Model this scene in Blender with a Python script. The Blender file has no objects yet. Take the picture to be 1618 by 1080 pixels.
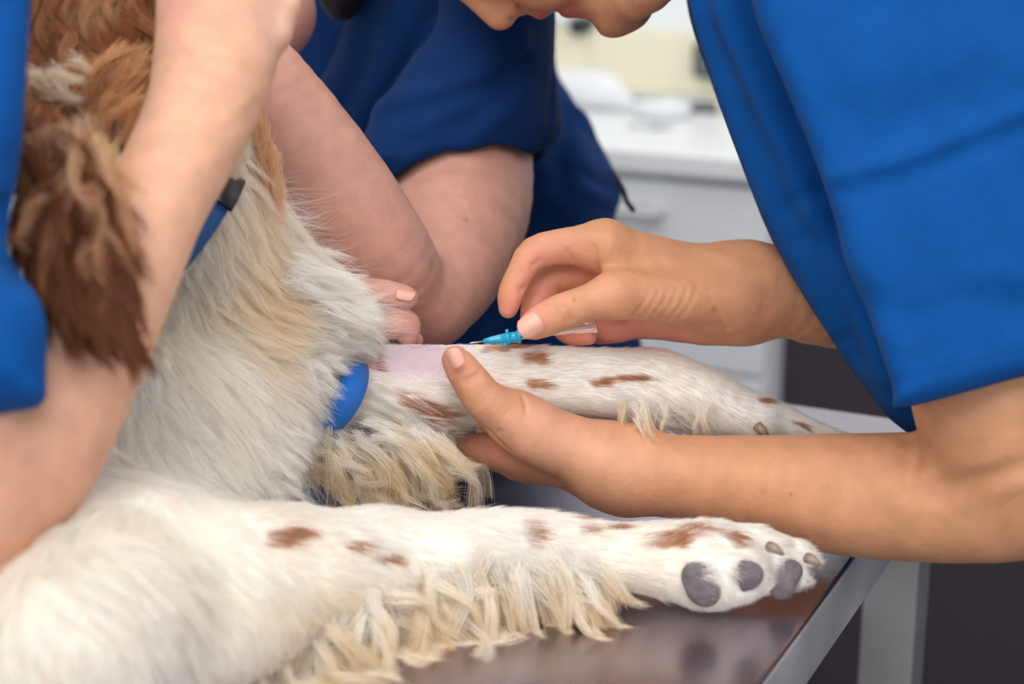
import bpy, math, random
import numpy as np
import openvdb as vdb
random.seed(4); rng = np.random.default_rng(7)
V = np.array
sc = bpy.context.scene
# ------------------------------------------------------------------ camera, world, lights, exposure
FPX = 2697.0                       # focal length in pixels of the 1618 px wide frame (60 mm)
TZ, H = 0.88, 0.42                 # table height, camera height above it
TH, YAW = math.radians(16.1), math.radians(26.0)
CAM = V([0.0, 0.0, TZ + H])
FW = V([-math.sin(YAW)*math.cos(TH), math.cos(YAW)*math.cos(TH), -math.sin(TH)])
RT = V([math.cos(YAW), math.sin(YAW), 0.0])
UP = np.cross(RT, FW)
cd = bpy.data.cameras.new('camera'); cam = bpy.data.objects.new('camera', cd)
sc.collection.objects.link(cam)
cd.sensor_width = 36; cd.lens = FPX/1618*36; cd.clip_start = 0.02; cd.clip_end = 30
cam.location = CAM
cam.rotation_euler = (math.radians(90) - TH, 0, YAW)
cd.dof.use_dof = True; cd.dof.focus_distance = 1.06; cd.dof.aperture_fstop = 4.2
sc.camera = cam
w = bpy.data.worlds.new('World'); sc.world = w; w.use_nodes = True
w.node_tree.nodes['Background'].inputs[0].default_value = (0.93, 0.96, 1.0, 1)
w.node_tree.nodes['Background'].inputs[1].default_value = 0.72
sc.view_settings.view_transform = 'Standard'; sc.view_settings.look = 'None'
sc.view_settings.gamma = 1; sc.view_settings.use_curve_mapping = False
sc.view_settings.exposure = 0.77
sc.cycles.diffuse_bounces = 6

def area(name, loc, size, energy, col=(1, 1, 1), rot=(0, 0, 0), sy=None):
    l = bpy.data.lights.new(name, 'AREA'); l.energy = energy; l.color = col
    l.shape = 'RECTANGLE'; l.size = size; l.size_y = sy or size
    o = bpy.data.objects.new(name, l); o.location = loc; o.rotation_euler = rot
    sc.collection.objects.link(o); return o
LIGHTS = [((-0.5, 0.0), 1.2, 14), ((0.1, -1.35), 1.1, 15), ((0.9, -0.5), 1.2, 11), ((-1.5, 1.75), 1.0, 6), ((0.6, 1.65), 1.0, 9)]  # second lamp is an unseen one, added behind the camera for front fill
for (lx, ly), s, e in LIGHTS:
    area('ceiling_lamp', (lx, ly, 2.62), s, e, (1.0, 0.975, 0.94))

# ------------------------------------------------------------------ helpers
def c2w(P):                                      # camera space (right, up, depth) -> world
    P = np.asarray(P, dtype=np.float64)
    return CAM + P[..., :1]*RT + P[..., 1:2]*UP + P[..., 2:3]*FW
def w2c(P):
    Q = np.asarray(P, dtype=np.float64) - CAM
    return np.stack([Q @ RT, Q @ UP, Q @ FW], -1)
def q(x, y, d):
    return V([(x - 809)*d/FPX, (540 - y)*d/FPX, d])
def depth_at(x, y, h):                           # depth of the point at height h over the table top
    return (H - h)/(math.sin(TH) + (y - 540)/FPX*math.cos(TH))
def T(x, y, h, r):
    return (x, y, depth_at(x, y, h), r)

def tag(o, label=None, cat=None, group=None, kind=None):
    for k, v in (('label', label), ('category', cat), ('group', group), ('kind', kind)):
        if v: o[k] = v
    return o
def empty(name, loc, label=None, cat=None, group=None):
    o = bpy.data.objects.new(name, None); o.empty_display_size = .05
    sc.collection.objects.link(o); o.location = loc
    return tag(o, label, cat, group)
def link(name, me, mats, parent=None):
    o = bpy.data.objects.new(name, me); sc.collection.objects.link(o)
    for m in (mats if isinstance(mats, (list, tuple)) else [mats]): me.materials.append(m)
    if parent is not None: o.parent = parent
    return o
def mesh_obj(name, P, faces, mat, parent=None, smooth=True, col=None, world=False):
    """P in camera space unless world=True."""
    W = np.asarray(P, float) if world else c2w(P)
    if parent is not None: W = W - V(parent.matrix_world.translation if parent.parent else parent.location)
    me = bpy.data.meshes.new(name)
    F = np.asarray(faces, dtype=np.int32)
    if F.ndim == 2:
        n = F.shape[1]
        me.vertices.add(len(W)); me.vertices.foreach_set('co', W.astype(np.float32).ravel())
        me.loops.add(F.size); me.loops.foreach_set('vertex_index', F.ravel())
        me.polygons.add(len(F)); me.polygons.foreach_set('loop_start', np.arange(0, F.size, n, dtype=np.int32))
        me.update(calc_edges=True)
    if smooth: me.polygons.foreach_set('use_smooth', np.ones(len(me.polygons), bool))
    if col is not None:
        a = me.attributes.new('Col', 'FLOAT_COLOR', 'POINT')
        a.data.foreach_set('color', np.concatenate([col, np.ones((len(col), 1))], 1).astype(np.float32).ravel())
    me.validate()
    return link(name, me, mat, parent)

# ---- signed distance modelling
class Chain:                                      # tapered limb through points (x px, y px, depth m, r px)
    L = 1.0
    def __init__(s, pts, flat=None, px=True, sub=0):
        if px: P = V([q(x, y, d) for x, y, d, r in pts]); R = V([r*d/FPX for x, y, d, r in pts])
        else: P = V([p[:3] for p in pts], float); R = V([p[3] for p in pts], float)
        if sub and len(P) > 2:                    # Catmull-Rom resample
            A = np.concatenate([P, R[:, None]], 1)
            A = np.concatenate([[2*A[0]-A[1]], A, [2*A[-1]-A[-2]]]); out = []
            for i in range(1, len(A)-2):
                for t in np.arange(sub)/sub:
                    a, b, c, d = A[i-1:i+3]
                    out.append(.5*((2*b)+(c-a)*t+(2*a-5*b+4*c-d)*t*t+(3*b-a-3*c+d)*t**3))
            out.append(A[-2]); A = V(out); P, R = A[:, :3], A[:, 3]
        s.P, s.R = P.astype(np.float32), R.astype(np.float32)
        if flat: n, k = flat; n = V(n, float); s.n = (n/np.linalg.norm(n)).astype(np.float32); s.k = k; s.L = max(1, 1/k)
        else: s.n = None
    def __call__(s, X):
        best = None
        if len(s.P) == 1: segs = [(0, 0)]
        else: segs = [(i, i+1) for i in range(len(s.P)-1)]
        for i, j in segs:
            a, b = s.P[i], s.P[j]; ab = b - a; l2 = float(ab @ ab) + 1e-12
            t = np.clip(((X - a) @ ab)/l2, 0, 1)
            D = X - a - t[:, None]*ab
            if s.n is not None: D = D + (D @ s.n)[:, None]*s.n*(1/s.k - 1)
            d = np.sqrt(np.einsum('ij,ij->i', D, D)) - (s.R[i] + (s.R[j]-s.R[i])*t)
            best = d if best is None else np.minimum(best, d)
        return best
class Slab:                                       # outline in pixels at depth d0 (depth may tilt), thick and rounded
    L = 1.15
    def __init__(s, poly, d0, t, R, tilt=(0, 0), sub=4, puff=0.0, ref=None):
        P = V([(x, y) for x, y in poly], float)
        if sub:
            n = len(P); out = []
            for i in range(n):
                a, b, c, d = P[i-1], P[i], P[(i+1) % n], P[(i+2) % n]
                for u in np.arange(sub)/sub: out.append(.5*((2*b)+(c-a)*u+(2*a-5*b+4*c-d)*u*u+(3*b-a-3*c+d)*u**3))
            P = V(out)
        s.P = np.stack([(P[:, 0]-809)/FPX, (540-P[:, 1])/FPX], 1).astype(np.float32)*d0
        s.d0, s.t, s.R = d0, t, min(R, t); s.tilt = tilt
        r = ref or (P[:, 0].mean(), P[:, 1].mean()); s.c = ((r[0]-809)/FPX*d0, (540-r[1])/FPX*d0)
    def __call__(s, X):
        zc = s.d0 + s.tilt[0]*(X[:, 0]-s.c[0]) + s.tilt[1]*(X[:, 1]-s.c[1])
        k = s.d0/np.maximum(X[:, 2], .2)
        x, y = X[:, 0]*k, X[:, 1]*k
        d2 = np.full(len(X), 1e9, np.float32); sg = np.ones(len(X), np.float32)
        n = len(s.P)
        for i in range(n):
            a, b = s.P[i], s.P[(i+1) % n]
            ex, ey = b-a; wx, wy = x-a[0], y-a[1]
            t = np.clip((wx*ex+wy*ey)/(ex*ex+ey*ey+1e-14), 0, 1)
            d2 = np.minimum(d2, (wx-ex*t)**2+(wy-ey*t)**2)
            c1 = y >= a[1]; c2 = y < b[1]; c3 = ex*wy > ey*wx
            sg = np.where((c1 & c2 & c3) | (~c1 & ~c2 & ~c3), -sg, sg)
        sd = sg*np.sqrt(d2)
        u, v = sd + s.R, np.abs(X[:, 2]-zc) - s.t + s.R
        return np.minimum(np.maximum(u, v), 0) + np.sqrt(np.maximum(u, 0)**2+np.maximum(v, 0)**2) - s.R
def smin(a, b, k):
    if k <= 0: return np.minimum(a, b)
    h = np.maximum(k - np.abs(a-b), 0)/k
    return np.minimum(a, b) - h*h*k*.25
class Field:
    def __init__(s): s.ops = []; s.noise = []
    def add(s, prim, k=.006): s.ops.append(('a', prim, k)); return s
    def sub(s, prim, k=.004): s.ops.append(('s', prim, k)); return s
    def clip(s, prim, k=.003): s.ops.append(('c', prim, k)); return s
    def bump(s, pts, amp, sig):                  # raised (amp>0) or sunken line through pixel points (x, y, depth)
        A = V(pts, float); out = [A[0]]
        for a, b in zip(A[:-1], A[1:]):
            n = max(1, int(np.hypot(*(b-a)[:2])/14)); out += [a+(b-a)*(i+1)/n for i in range(n)]
        fin = []
        for x, y, d in out:                      # the line follows the surface it marks
            zs = np.arange(d-.13, d+.10, .002).astype(np.float32)
            f = s.run(np.stack([q(x, y, z) for z in zs]).astype(np.float32)); i = int(np.argmax(f < 0))
            if f[i] < 0 and i > 0: d = zs[i-1] + .002*f[i-1]/(f[i-1]-f[i])
            fin.append((x, y, float(d), 0))
        s.ops.append(('b', Chain(fin), (amp, sig))); return s
    def rough(s, amp, freq, seed=0): s.noise.append((amp, freq, seed)); return s
    def run(s, X, use=None):
        f = np.full(len(X), .5, np.float32)
        for i, (o, p, k) in enumerate(s.ops):
            if use is not None and not use[i]: continue
            if o == 'a': f = smin(f, p(X), k)
            elif o == 's': f = -smin(-f, p(X), k)
            elif o == 'c': f = -smin(-f, p(X), k)
            elif o == 'b': f = f - k[0]*np.exp(-(p(X)/k[1])**2)
        for a, fr, sd in s.noise: f = f + a*wob(X, fr, sd)
        return f
def wob(X, fr, sd=0):                            # smooth pseudo noise, about -1..1
    r = np.random.default_rng(sd); o = 0
    for i in range(5):
        v = r.normal(size=3); v = v/np.linalg.norm(v)*fr*(.6+.35*i); ph = r.uniform(0, 6.28)
        v2 = r.normal(size=3); v2 = v2/np.linalg.norm(v2)*fr*.5
        o = o + np.sin(X @ v.astype(np.float32) + ph + 1.5*np.sin(X @ v2.astype(np.float32)+ph*2))
    return o/5*1.3
def surf(fld, lo, hi, vx, B=20):
    """mesh the zero level of a field inside the camera-space box lo..hi with voxel size vx"""
    lo, hi = V(lo, float), V(hi, float)
    nb = np.ceil((hi-lo)/(vx*B)).astype(int)
    I = np.stack(np.meshgrid(*[np.arange(n) for n in nb], indexing='ij'), -1).reshape(-1, 3)
    C = (lo + (I+.5)*vx*B - vx*.5).astype(np.float32); hd = vx*B*.5*1.733
    D = []
    for o, p, k in s_ops(fld): D.append(p(C))
    D = V(D); f = fld.run(C)
    amp = sum(a for a, _, _ in fld.noise)
    bg = 3*vx
    g = vdb.FloatGrid(bg)
    Lm = max([getattr(p, 'L', 1) for _, p, _ in fld.ops])
    mg = amp + .004
    near = np.abs(f) < hd*Lm + mg; ins = f <= -(hd*Lm + mg)
    loc = (np.stack(np.meshgrid(*[np.arange(B)]*3, indexing='ij'), -1).reshape(-1, 3)*vx).astype(np.float32)
    for b in np.where(ins)[0]:
        i = I[b]*B; g.fill(tuple(int(x) for x in i), tuple(int(x) for x in i+B-1), -bg, True)
    for b in np.where(near)[0]:
        use = []
        for j, (o, p, k) in enumerate(fld.ops):
            reach = hd*getattr(p, 'L', 1) + mg + (k if o != 'b' else 3*k[1])
            use.append(D[j, b] < reach if o != 'c' else True)
        if not any(u for u, op in zip(use, fld.ops) if op[0] == 'a'): continue
        X = loc + (lo + I[b]*B*vx).astype(np.float32)
        a = np.clip(fld.run(X, use), -bg, bg).reshape(B, B, B)
        g.copyFromArray(np.ascontiguousarray(a), ijk=tuple(int(x) for x in I[b]*B))
    pts, quads = g.convertToQuads(0.0)
    P = pts.astype(np.float64)*vx + lo
    return P, quads[:, ::-1].copy()
def s_ops(f): return f.ops
def bbox(fld, m=.03, lo=None, hi=None):
    A = [op[1] for op in fld.ops if op[0] == 'a']; L, U = [], []
    for p in A:
        if isinstance(p, Chain): r = p.R.max(); L.append(p.P.min(0)-r); U.append(p.P.max(0)+r)
        else:
            e = p.t + .45*(abs(p.tilt[0])+abs(p.tilt[1])); k1 = (p.d0+p.t)/p.d0
            L.append([min(p.P[:, 0].min()*k1, p.P[:, 0].min()), min(p.P[:, 1].min()*k1, p.P[:, 1].min()), p.d0-e]); U.append([max(p.P[:, 0].max()*k1, p.P[:, 0].max()), max(p.P[:, 1].max()*k1, p.P[:, 1].max()), p.d0+e])
    a, b = V(L).min(0)-m, V(U).max(0)+m
    if lo is not None: a = np.maximum(a, lo)
    if hi is not None: b = np.minimum(b, hi)
    return a, b
def body(name, fld, mat, parent=None, vx=.002, base=(.8, .8, .8), tints=(), m=.02, colf=None, lo=None, hi=None):
    a, b = bbox(fld, m, lo, hi); P, F = surf(fld, a, b, vx)
    if colf: col = colf(P)
    else:
        col = np.tile(V(base, float), (len(P), 1))
        vx_, vy_ = 809 + P[:, 0]/P[:, 2]*FPX, 540 - P[:, 1]/P[:, 2]*FPX
        for (x, y, d, r, c, s) in tints:          # soft-edged colour zones: natural tones and some painted shade
            if r < 12:                            # moles and other small tints sit on the surface
                n_ = np.where((abs(vx_-x) < 5) & (abs(vy_-y) < 5))[0]
                if len(n_): d = P[n_, 2].min()
            k = np.exp(-(np.linalg.norm(P-q(x, y, d), axis=1)/(r*d/FPX))**2)*s
            col = col*(1-k[:, None]) + V(c)*k[:, None]
    return mesh_obj(name, P, F, mat, parent, True, col), P, F
TABLE_N = (UP*0 + V([0, 0, 1.0]))                 # table plane in camera space
class Above:                                      # half space above height h over the table
    L = 1.0
    def __init__(s, h=0.0): s.n = V([RT[2], UP[2], FW[2]]).astype(np.float32); s.h = h
    def __call__(s, X): return (X @ s.n + H - s.h)*1.0
# clip keeps where the prim is positive

# ---- hard-edged helpers (world space)
def bx(x0, x1, y0, y1, z0, z1, bev=0.0):
    return (x0, x1, y0, y1, z0, z1, bev)
def boxes(name, L, mat, parent=None, smooth=False):
    import bmesh
    bm = bmesh.new(); off = V(parent.location) if parent is not None else V([0, 0, 0])
    for x0, x1, y0, y1, z0, z1, bev in L:
        r = bmesh.ops.create_cube(bm, size=1); vs = r['verts']
        for v in vs: v.co = ((x0+x1)/2+v.co.x*(x1-x0)-off[0], (y0+y1)/2+v.co.y*(y1-y0)-off[1], (z0+z1)/2+v.co.z*(z1-z0)-off[2])
        if bev:
            es = list({e for v in vs for e in v.link_edges})
            bmesh.ops.bevel(bm, geom=es, offset=bev, segments=3, affect='EDGES', profile=.5)
    me = bpy.data.meshes.new(name); bm.to_mesh(me); bm.free()
    if smooth:
        for p in me.polygons: p.use_smooth = True
    return link(name, me, mat, parent)
def tube(name, pts, r, mat, parent=None, n=12, world=False, cap=True, col=None, rs=None):
    P = V(pts, float); m = len(P); rs = rs if rs is not None else [r]*m
    Tn = np.gradient(P, axis=0); Tn /= np.linalg.norm(Tn, axis=1)[:, None]
    u = np.cross(Tn[0], [.3, .5, .81]); u /= np.linalg.norm(u); vs = []
    for i in range(m):
        u = u - Tn[i]*(u @ Tn[i]); u /= np.linalg.norm(u); v = np.cross(Tn[i], u)
        for k in range(n):
            a = 2*math.pi*k/n; vs.append(P[i] + rs[i]*(math.cos(a)*u+math.sin(a)*v))
    F = [[i*n+k, i*n+(k+1) % n, (i+1)*n+(k+1) % n, (i+1)*n+k] for i in range(m-1) for k in range(n)]
    if cap:
        vs += [P[0], P[-1]]; c0, c1 = m*n, m*n+1
        F += [[c0, (k+1) % n, k, c0] for k in range(n)] + [[c1, (m-1)*n+k, (m-1)*n+(k+1) % n, c1] for k in range(n)]
        me_f = [f if f[0] != f[3] else f[:3] for f in F]
    else: me_f = F
    W = V(vs) if world else c2w(V(vs))
    if parent is not None: W = W - V(parent.location)
    me = bpy.data.meshes.new(name); me.from_pydata(W.tolist(), [], me_f); me.update()
    for p in me.polygons: p.use_smooth = True
    return link(name, me, mat, parent)

# ------------------------------------------------------------------ materials
def newmat(name):
    m = bpy.data.materials.new(name); m.use_nodes = True
    return m, m.node_tree, m.node_tree.nodes['Principled BSDF']
def mat(name, col, rough=.5, metal=0, spec=.5, noise=None, bump=None, alpha=None, trans=0, sheen=0, attr=False, coat=0):
    m, nt, b = newmat(name); b.inputs['Base Color'].default_value = (*col, 1)
    b.inputs['Roughness'].default_value = rough; b.inputs['Metallic'].default_value = metal
    b.inputs['Specular IOR Level'].default_value = spec; b.inputs['Transmission Weight'].default_value = trans
    b.inputs['Sheen Weight'].default_value = sheen; b.inputs['Coat Weight'].default_value = coat
    tc = nt.nodes.new('ShaderNodeTexCoord')
    src = None
    if attr:
        a = nt.nodes.new('ShaderNodeAttribute'); a.attribute_name = 'Col'; src = a.outputs['Color']
    if noise:                                     # (scale, amount)
        n = nt.nodes.new('ShaderNodeTexNoise'); n.inputs['Scale'].default_value = noise[0]; n.inputs['Detail'].default_value = 5
        nt.links.new(tc.outputs['Object'], n.inputs['Vector'])
        mr = nt.nodes.new('ShaderNodeMapRange'); mr.inputs['To Min'].default_value = 1-noise[1]; mr.inputs['To Max'].default_value = 1+noise[1]*.6
        mr.inputs['From Min'].default_value = .25; mr.inputs['From Max'].default_value = .75
        nt.links.new(n.outputs['Fac'], mr.inputs['Value'])
        mx = nt.nodes.new('ShaderNodeMix'); mx.data_type = 'RGBA'; mx.blend_type = 'MULTIPLY'; mx.inputs['Factor'].default_value = 1
        if src: nt.links.new(src, mx.inputs['A'])
        else: mx.inputs['A'].default_value = (*col, 1)
        nt.links.new(mr.outputs['Result'], mx.inputs['B']); src = mx.outputs['Result']
    if src: nt.links.new(src, b.inputs['Base Color'])
    if bump:                                      # list of (type, scale, strength, distance)
        prev = None
        for kind, s, st, di in bump:
            t = nt.nodes.new({'noise': 'ShaderNodeTexNoise', 'voronoi': 'ShaderNodeTexVoronoi', 'wave': 'ShaderNodeTexWave'}[kind])
            t.inputs['Scale'].default_value = s; nt.links.new(tc.outputs['Object'], t.inputs['Vector'])
            if kind == 'noise': t.inputs['Detail'].default_value = 4
            bp = nt.nodes.new('ShaderNodeBump'); bp.inputs['Strength'].default_value = st; bp.inputs['Distance'].default_value = di
            nt.links.new(t.outputs[0], bp.inputs['Height'])
            if prev: nt.links.new(prev.outputs['Normal'], bp.inputs['Normal'])
            prev = bp
        nt.links.new(prev.outputs['Normal'], b.inputs['Normal'])
    return m
def skin_mat(name, spec=.35, rough=.5):
    m = mat(name, (.8, .5, .4), rough, spec=spec, attr=True, noise=(70, .14),
            bump=[('voronoi', 1300, .3, .0006), ('noise', 240, .25, .0012)])
    b = m.node_tree.nodes['Principled BSDF']
    b.inputs['Subsurface Weight'].default_value = .22; b.inputs['Subsurface Scale'].default_value = .008
    b.inputs['Subsurface Radius'].default_value = (1.0, .35, .2)
    return m
M = {}
M['skin'] = skin_mat('skin')
M['nail'] = mat('fingernail', (.74, .38, .29), .34, spec=.5)
M['blue_bright'] = mat('royal_blue_cotton', (.0015, .066, .265), .85, spec=.12, sheen=.02, noise=(40, .12), bump=[('noise', 1600, .4, .0007), ('noise', 22, .6, .006)])
M['blue_shaded'] = mat('shaded_blue_cotton', (.004, .030, .125), .85, spec=.12, sheen=.02, noise=(55, .10), bump=[('noise', 1600, .4, .0007), ('noise', 22, .6, .006)])  # scrub blue darkened in the colour to stand in for shade
M['white_wall'] = mat('white_paint', (.84, .87, .88), .8, noise=(3, .03), bump=[('noise', 120, .05, .001)])
M['ceiling'] = mat('ceiling_paint', (.85, .85, .84), .9)
M['floor'] = mat('dark_vinyl', (.050, .040, .048), .55, noise=(60, .3))
M['dark_panel'] = mat('dark_grey_laminate', (.058, .045, .055), .5, noise=(8, .06))
M['cabinet'] = mat('white_laminate', (.88, .89, .91), .38, noise=(4, .02))
M['counter'] = mat('white_worktop', (.83, .84, .84), .3, noise=(20, .03))
M['yellow'] = mat('pale_yellow_tile', (.88, .83, .63), .45, noise=(6, .05))
M['grey'] = mat('grey_plastic', (.12, .13, .15), .4)
M['black'] = mat('black_plastic', (.012, .012, .015), .35)
M['white_plastic'] = mat('white_plastic', (.82, .83, .85), .35)
M['alu'] = mat('brushed_aluminium', (.60, .61, .62), .38, metal=1)

def steel(name, base, rough):
    m, nt, b = newmat(name); b.inputs['Metallic'].default_value = 1
    tc = nt.nodes.new('ShaderNodeTexCoord'); mp = nt.nodes.new('ShaderNodeMapping'); mp.inputs['Scale'].default_value = (4, 260, 260)
    nt.links.new(tc.outputs['Object'], mp.inputs['Vector'])
    n = nt.nodes.new('ShaderNodeTexNoise'); n.inputs['Scale'].default_value = 1.0; n.inputs['Detail'].default_value = 6
    nt.links.new(mp.outputs['Vector'], n.inputs['Vector'])
    n2 = nt.nodes.new('ShaderNodeTexNoise'); n2.inputs['Scale'].default_value = 9; n2.inputs['Detail'].default_value = 5
    nt.links.new(tc.outputs['Object'], n2.inputs['Vector'])
    cr = nt.nodes.new('ShaderNodeValToRGB'); cr.color_ramp.elements[0].position = .3; cr.color_ramp.elements[1].position = .75
    cr.color_ramp.elements[0].color = (*[c*.72 for c in base], 1); cr.color_ramp.elements[1].color = (*[min(1, c*1.15) for c in base], 1)  # light and dark blotches in the colour stand in for ceiling reflections
    nt.links.new(n2.outputs['Fac'], cr.inputs['Fac']); nt.links.new(cr.outputs['Color'], b.inputs['Base Color'])
    mr = nt.nodes.new('ShaderNodeMapRange'); mr.inputs['To Min'].default_value = rough-.07; mr.inputs['To Max'].default_value = rough+.10
    nt.links.new(n2.outputs['Fac'], mr.inputs['Value']); nt.links.new(mr.outputs['Result'], b.inputs['Roughness'])
    bp = nt.nodes.new('ShaderNodeBump'); bp.inputs['Strength'].default_value = .06; bp.inputs['Distance'].default_value = .001
    nt.links.new(n.outputs['Fac'], bp.inputs['Height']); nt.links.new(bp.outputs['Normal'], b.inputs['Normal'])
    return m
M['steel_top'] = steel('scratched_steel', (.45, .395, .44), .26)
M['steel'] = steel('brushed_steel', (.50, .49, .48), .42)
M['steel'].node_tree.nodes['Principled BSDF'].inputs['Metallic'].default_value = .45

# ------------------------------------------------------------------ room
def plane_hit(x, y, z):                          # world point where pixel ray meets height z
    D = c2w(q(x, y, 1.0)) - CAM; t = (z - CAM[2])/D[2]; return CAM + D*t
CZ = 0.90
cf = plane_hit(1065, 241, CZ)                    # worktop front edge
YC = cf[1]
YB = YC + .56                                    # back wall
def struct(o): o['kind'] = 'structure'; return o
struct(boxes('floor', [bx(-3, 3, -2, YB, -.05, 0)], M['floor']))
struct(boxes('wall_back', [bx(-3, 3, YB, YB+.1, 0, 2.7)], M['white_wall']))
struct(boxes('wall_left', [bx(-3.1, -3, -2, YB, 0, 2.7)], M['white_wall']))
struct(boxes('ceiling', [bx(-3.1, 3, -2, YB+.1, 2.7, 2.8)], M['ceiling']))
for i, ((lx, ly), s, e) in enumerate(LIGHTS):
    fx = empty('ceiling_light', (lx, ly, 2.7), 'square white ceiling light panel ' + ['over the near left side of the table', 'added behind the camera as front fill', 'over the near right of the room', 'over the worktop on the left', 'over the worktop on the right'][i], 'ceiling light', 'ceiling light panels')
    boxes('frame', [bx(lx-s/2-.03, lx+s/2+.03, ly-s/2-.03, ly+s/2+.03, 2.665, 2.699, .004)], M['white_plastic'], fx)

# worktop, splashback, cabinets
struct(boxes('trim_1', [bx(-2.9, 2.9, YB-.012, YB-.001, CZ+.001, CZ+.105, .002)], M['yellow']))
wt = tag(boxes('worktop', [bx(-2.9, 2.9, YC, YB-.002, CZ-.034, CZ, .006)], M['counter']), 'long white laminate worktop running along the back wall', 'worktop')
P = plane_hit(1214, 500, .6)
xe = None
# right end of the white drawer cabinet: x where the ray at (1214,500) meets the cabinet front
D = c2w(q(1215, 500, 1.0)) - CAM; t = (YC+.03 - CAM[1])/D[1]; XE = (CAM + D*t)[0]
D2 = c2w(q(1190, 594, 1.0)) - CAM; t = (YC+.03 - CAM[1])/D2[1]; ZG = (CAM + D2*t)[2]
def hitfront(x, y):
    D = c2w(q(x, y, 1.0)) - CAM; return CAM + D*((YC+.02 - CAM[1])/D[1])
for i, (x0, x1, lab) in enumerate([(XE-.8, XE, 'white drawer cabinet with a silver bar handle under the worktop, seen between the two women'), (XE-1.61, XE-.81, 'white drawer cabinet under the worktop, hidden mostly behind the darker blue scrubs')]):
    cb = empty('drawer_cabinet', ((x0+x1)/2, YC+.3, 0), lab, 'cabinet')
    boxes('carcass', [bx(x0, x1, YC+.041, YB-.01, .1, CZ-.036), bx(x0+.02, x1-.02, YC+.08, YB-.02, 0.0, .1)], M['cabinet'], cb)
    for (z0, z1) in ((ZG+.004, CZ-.045), (ZG-.27, ZG-.004), (.11, ZG-.278)):
        d = boxes('drawer', [bx(x0+.002, x1-.002, YC+.02, YC+.04, z0, z1, .002)], M['cabinet'], cb)
        hx = hitfront(1014, 332)[0] if i == 0 else x1-.3
        hz = hitfront(1010, 332)[2] if z1 > CZ-.1 else z1-.09
        for o2 in (boxes('handle', [bx(hx-.05, hx+.038, YC-.012, YC+.004, hz-.007, hz+.005, .003), bx(hx-.045, hx-.035, YC, YC+.02, hz-.005, hz+.003), bx(hx+.025, hx+.035, YC, YC+.02, hz-.005, hz+.003)], M['alu']),):
            o2.parent = d; o2.location = -V(cb.location)
tag(boxes('base_panel', [bx(XE+.004, 2.9, YC+.10, YC+.12, 0.0, CZ-.036, .002)], M['dark_panel']), 'dark grey panel closing the space under the worktop, right of the white cabinet', 'panel')

# exam table
pr0, pr1 = plane_hit(1208, 1080, TZ), plane_hit(1336, 885, TZ); TXR = (pr0[0]+pr1[0])/2
TYF = plane_hit(1335, 650, TZ)[1]
TYN = TYF - .70; TXL = TXR - 1.35
print('TABLE', pr0, pr1, TXR, TYF, 'counter', YC, XE, ZG)
tb = empty('exam_table', ((TXL+TXR)/2, (TYN+TYF)/2, 0), 'stainless steel veterinary examination table under the dog', 'table')
boxes('table_top', [bx(TXL, TXR, TYN, TYF, TZ-.004, TZ, .0015)], M['steel_top'], tb)
boxes('apron', [bx(TXL, TXR, TYN, TYN+.02, TZ-.045, TZ-.0045, .002), bx(TXL, TXR, TYF-.02, TYF, TZ-.045, TZ-.0045, .002),
                bx(TXR-.02, TXR, TYN+.02, TYF-.02, TZ-.045, TZ-.0045, .002), bx(TXL, TXL+.02, TYN+.02, TYF-.02, TZ-.045, TZ-.0045, .002)], M['steel'], tb)
lw = .042
for x0 in (TXL+.022, TXR-.002-lw):
    for y0 in (TYN+.022, TYF-.022-lw):
        lg = boxes('leg', [bx(x0, x0+lw, y0, y0+lw, .02, TZ-.0046, .003)], M['steel'], tb)
        boxes('foot', [bx(x0-.002, x0+lw+.002, y0-.002, y0+lw+.002, 0, .02, .003)], M['black']).parent = lg
        bpy.context.view_layer.update()
        lg.children[0].location = -V(tb.location)

# ------------------------------------------------------------------ people
TAN, PINK, PALE, BROWNSK = (.62, .295, .155), (.72, .30, .22), (.70, .385, .25), (.50, .23, .12)
ROSE = (.60, .31, .24)
def person(name_label, x, y, d):
    p = c2w(q(x, y, d)); return empty('person', (p[0], p[1], 0.0), name_label, 'person')
def nail(parent, c, along, across, sx, sy, out, name='thumbnail', label=None):
    """small curved nail plate: centre, direction to the finger tip, across, half sizes, outward normal (camera space, metres)"""
    a = V(along, float); a /= np.linalg.norm(a); o = V(out, float); o -= a*(o@a); o /= np.linalg.norm(o); b = np.cross(a, o)
    P, F = [], []; n = 12
    for i in range(n+1):
        for j in range(n+1):
            u, v = i/n*2-1, j/n*2-1
            uu = u*math.sqrt(max(0, 1-.60*v*v)) if u > 0 else u*math.sqrt(max(0, 1-.30*v*v)); vv = v*math.sqrt(max(0, 1-.18*u*u))
            h = -.62*sy*vv*vv - .10*sx*uu*uu
            P.append(V(c) + a*uu*sx + b*vv*sy + o*h)
    m = len(P); P += [p - o*.0009 for p in P]
    for i in range(n):
        for j in range(n):
            k = i*(n+1)+j; F.append([k, k+1, k+n+2, k+n+1]); F.append([m+k, m+k+n+1, m+k+n+2, m+k+1])
    e = [i*(n+1) for i in range(n+1)] + [n*(n+1)+j for j in range(1, n+1)] + [i*(n+1)+n for i in range(n-1, -1, -1)] + [j for j in range(n-1, 0, -1)]
    for k in range(len(e)): a0, a1 = e[k], e[(k+1) % len(e)]; F.append([a0, a1, m+a1, m+a0])
    o_ = mesh_obj(name, V(P), F, M['nail'], parent)
    if label: o_['label'] = label
    return o_
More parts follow.
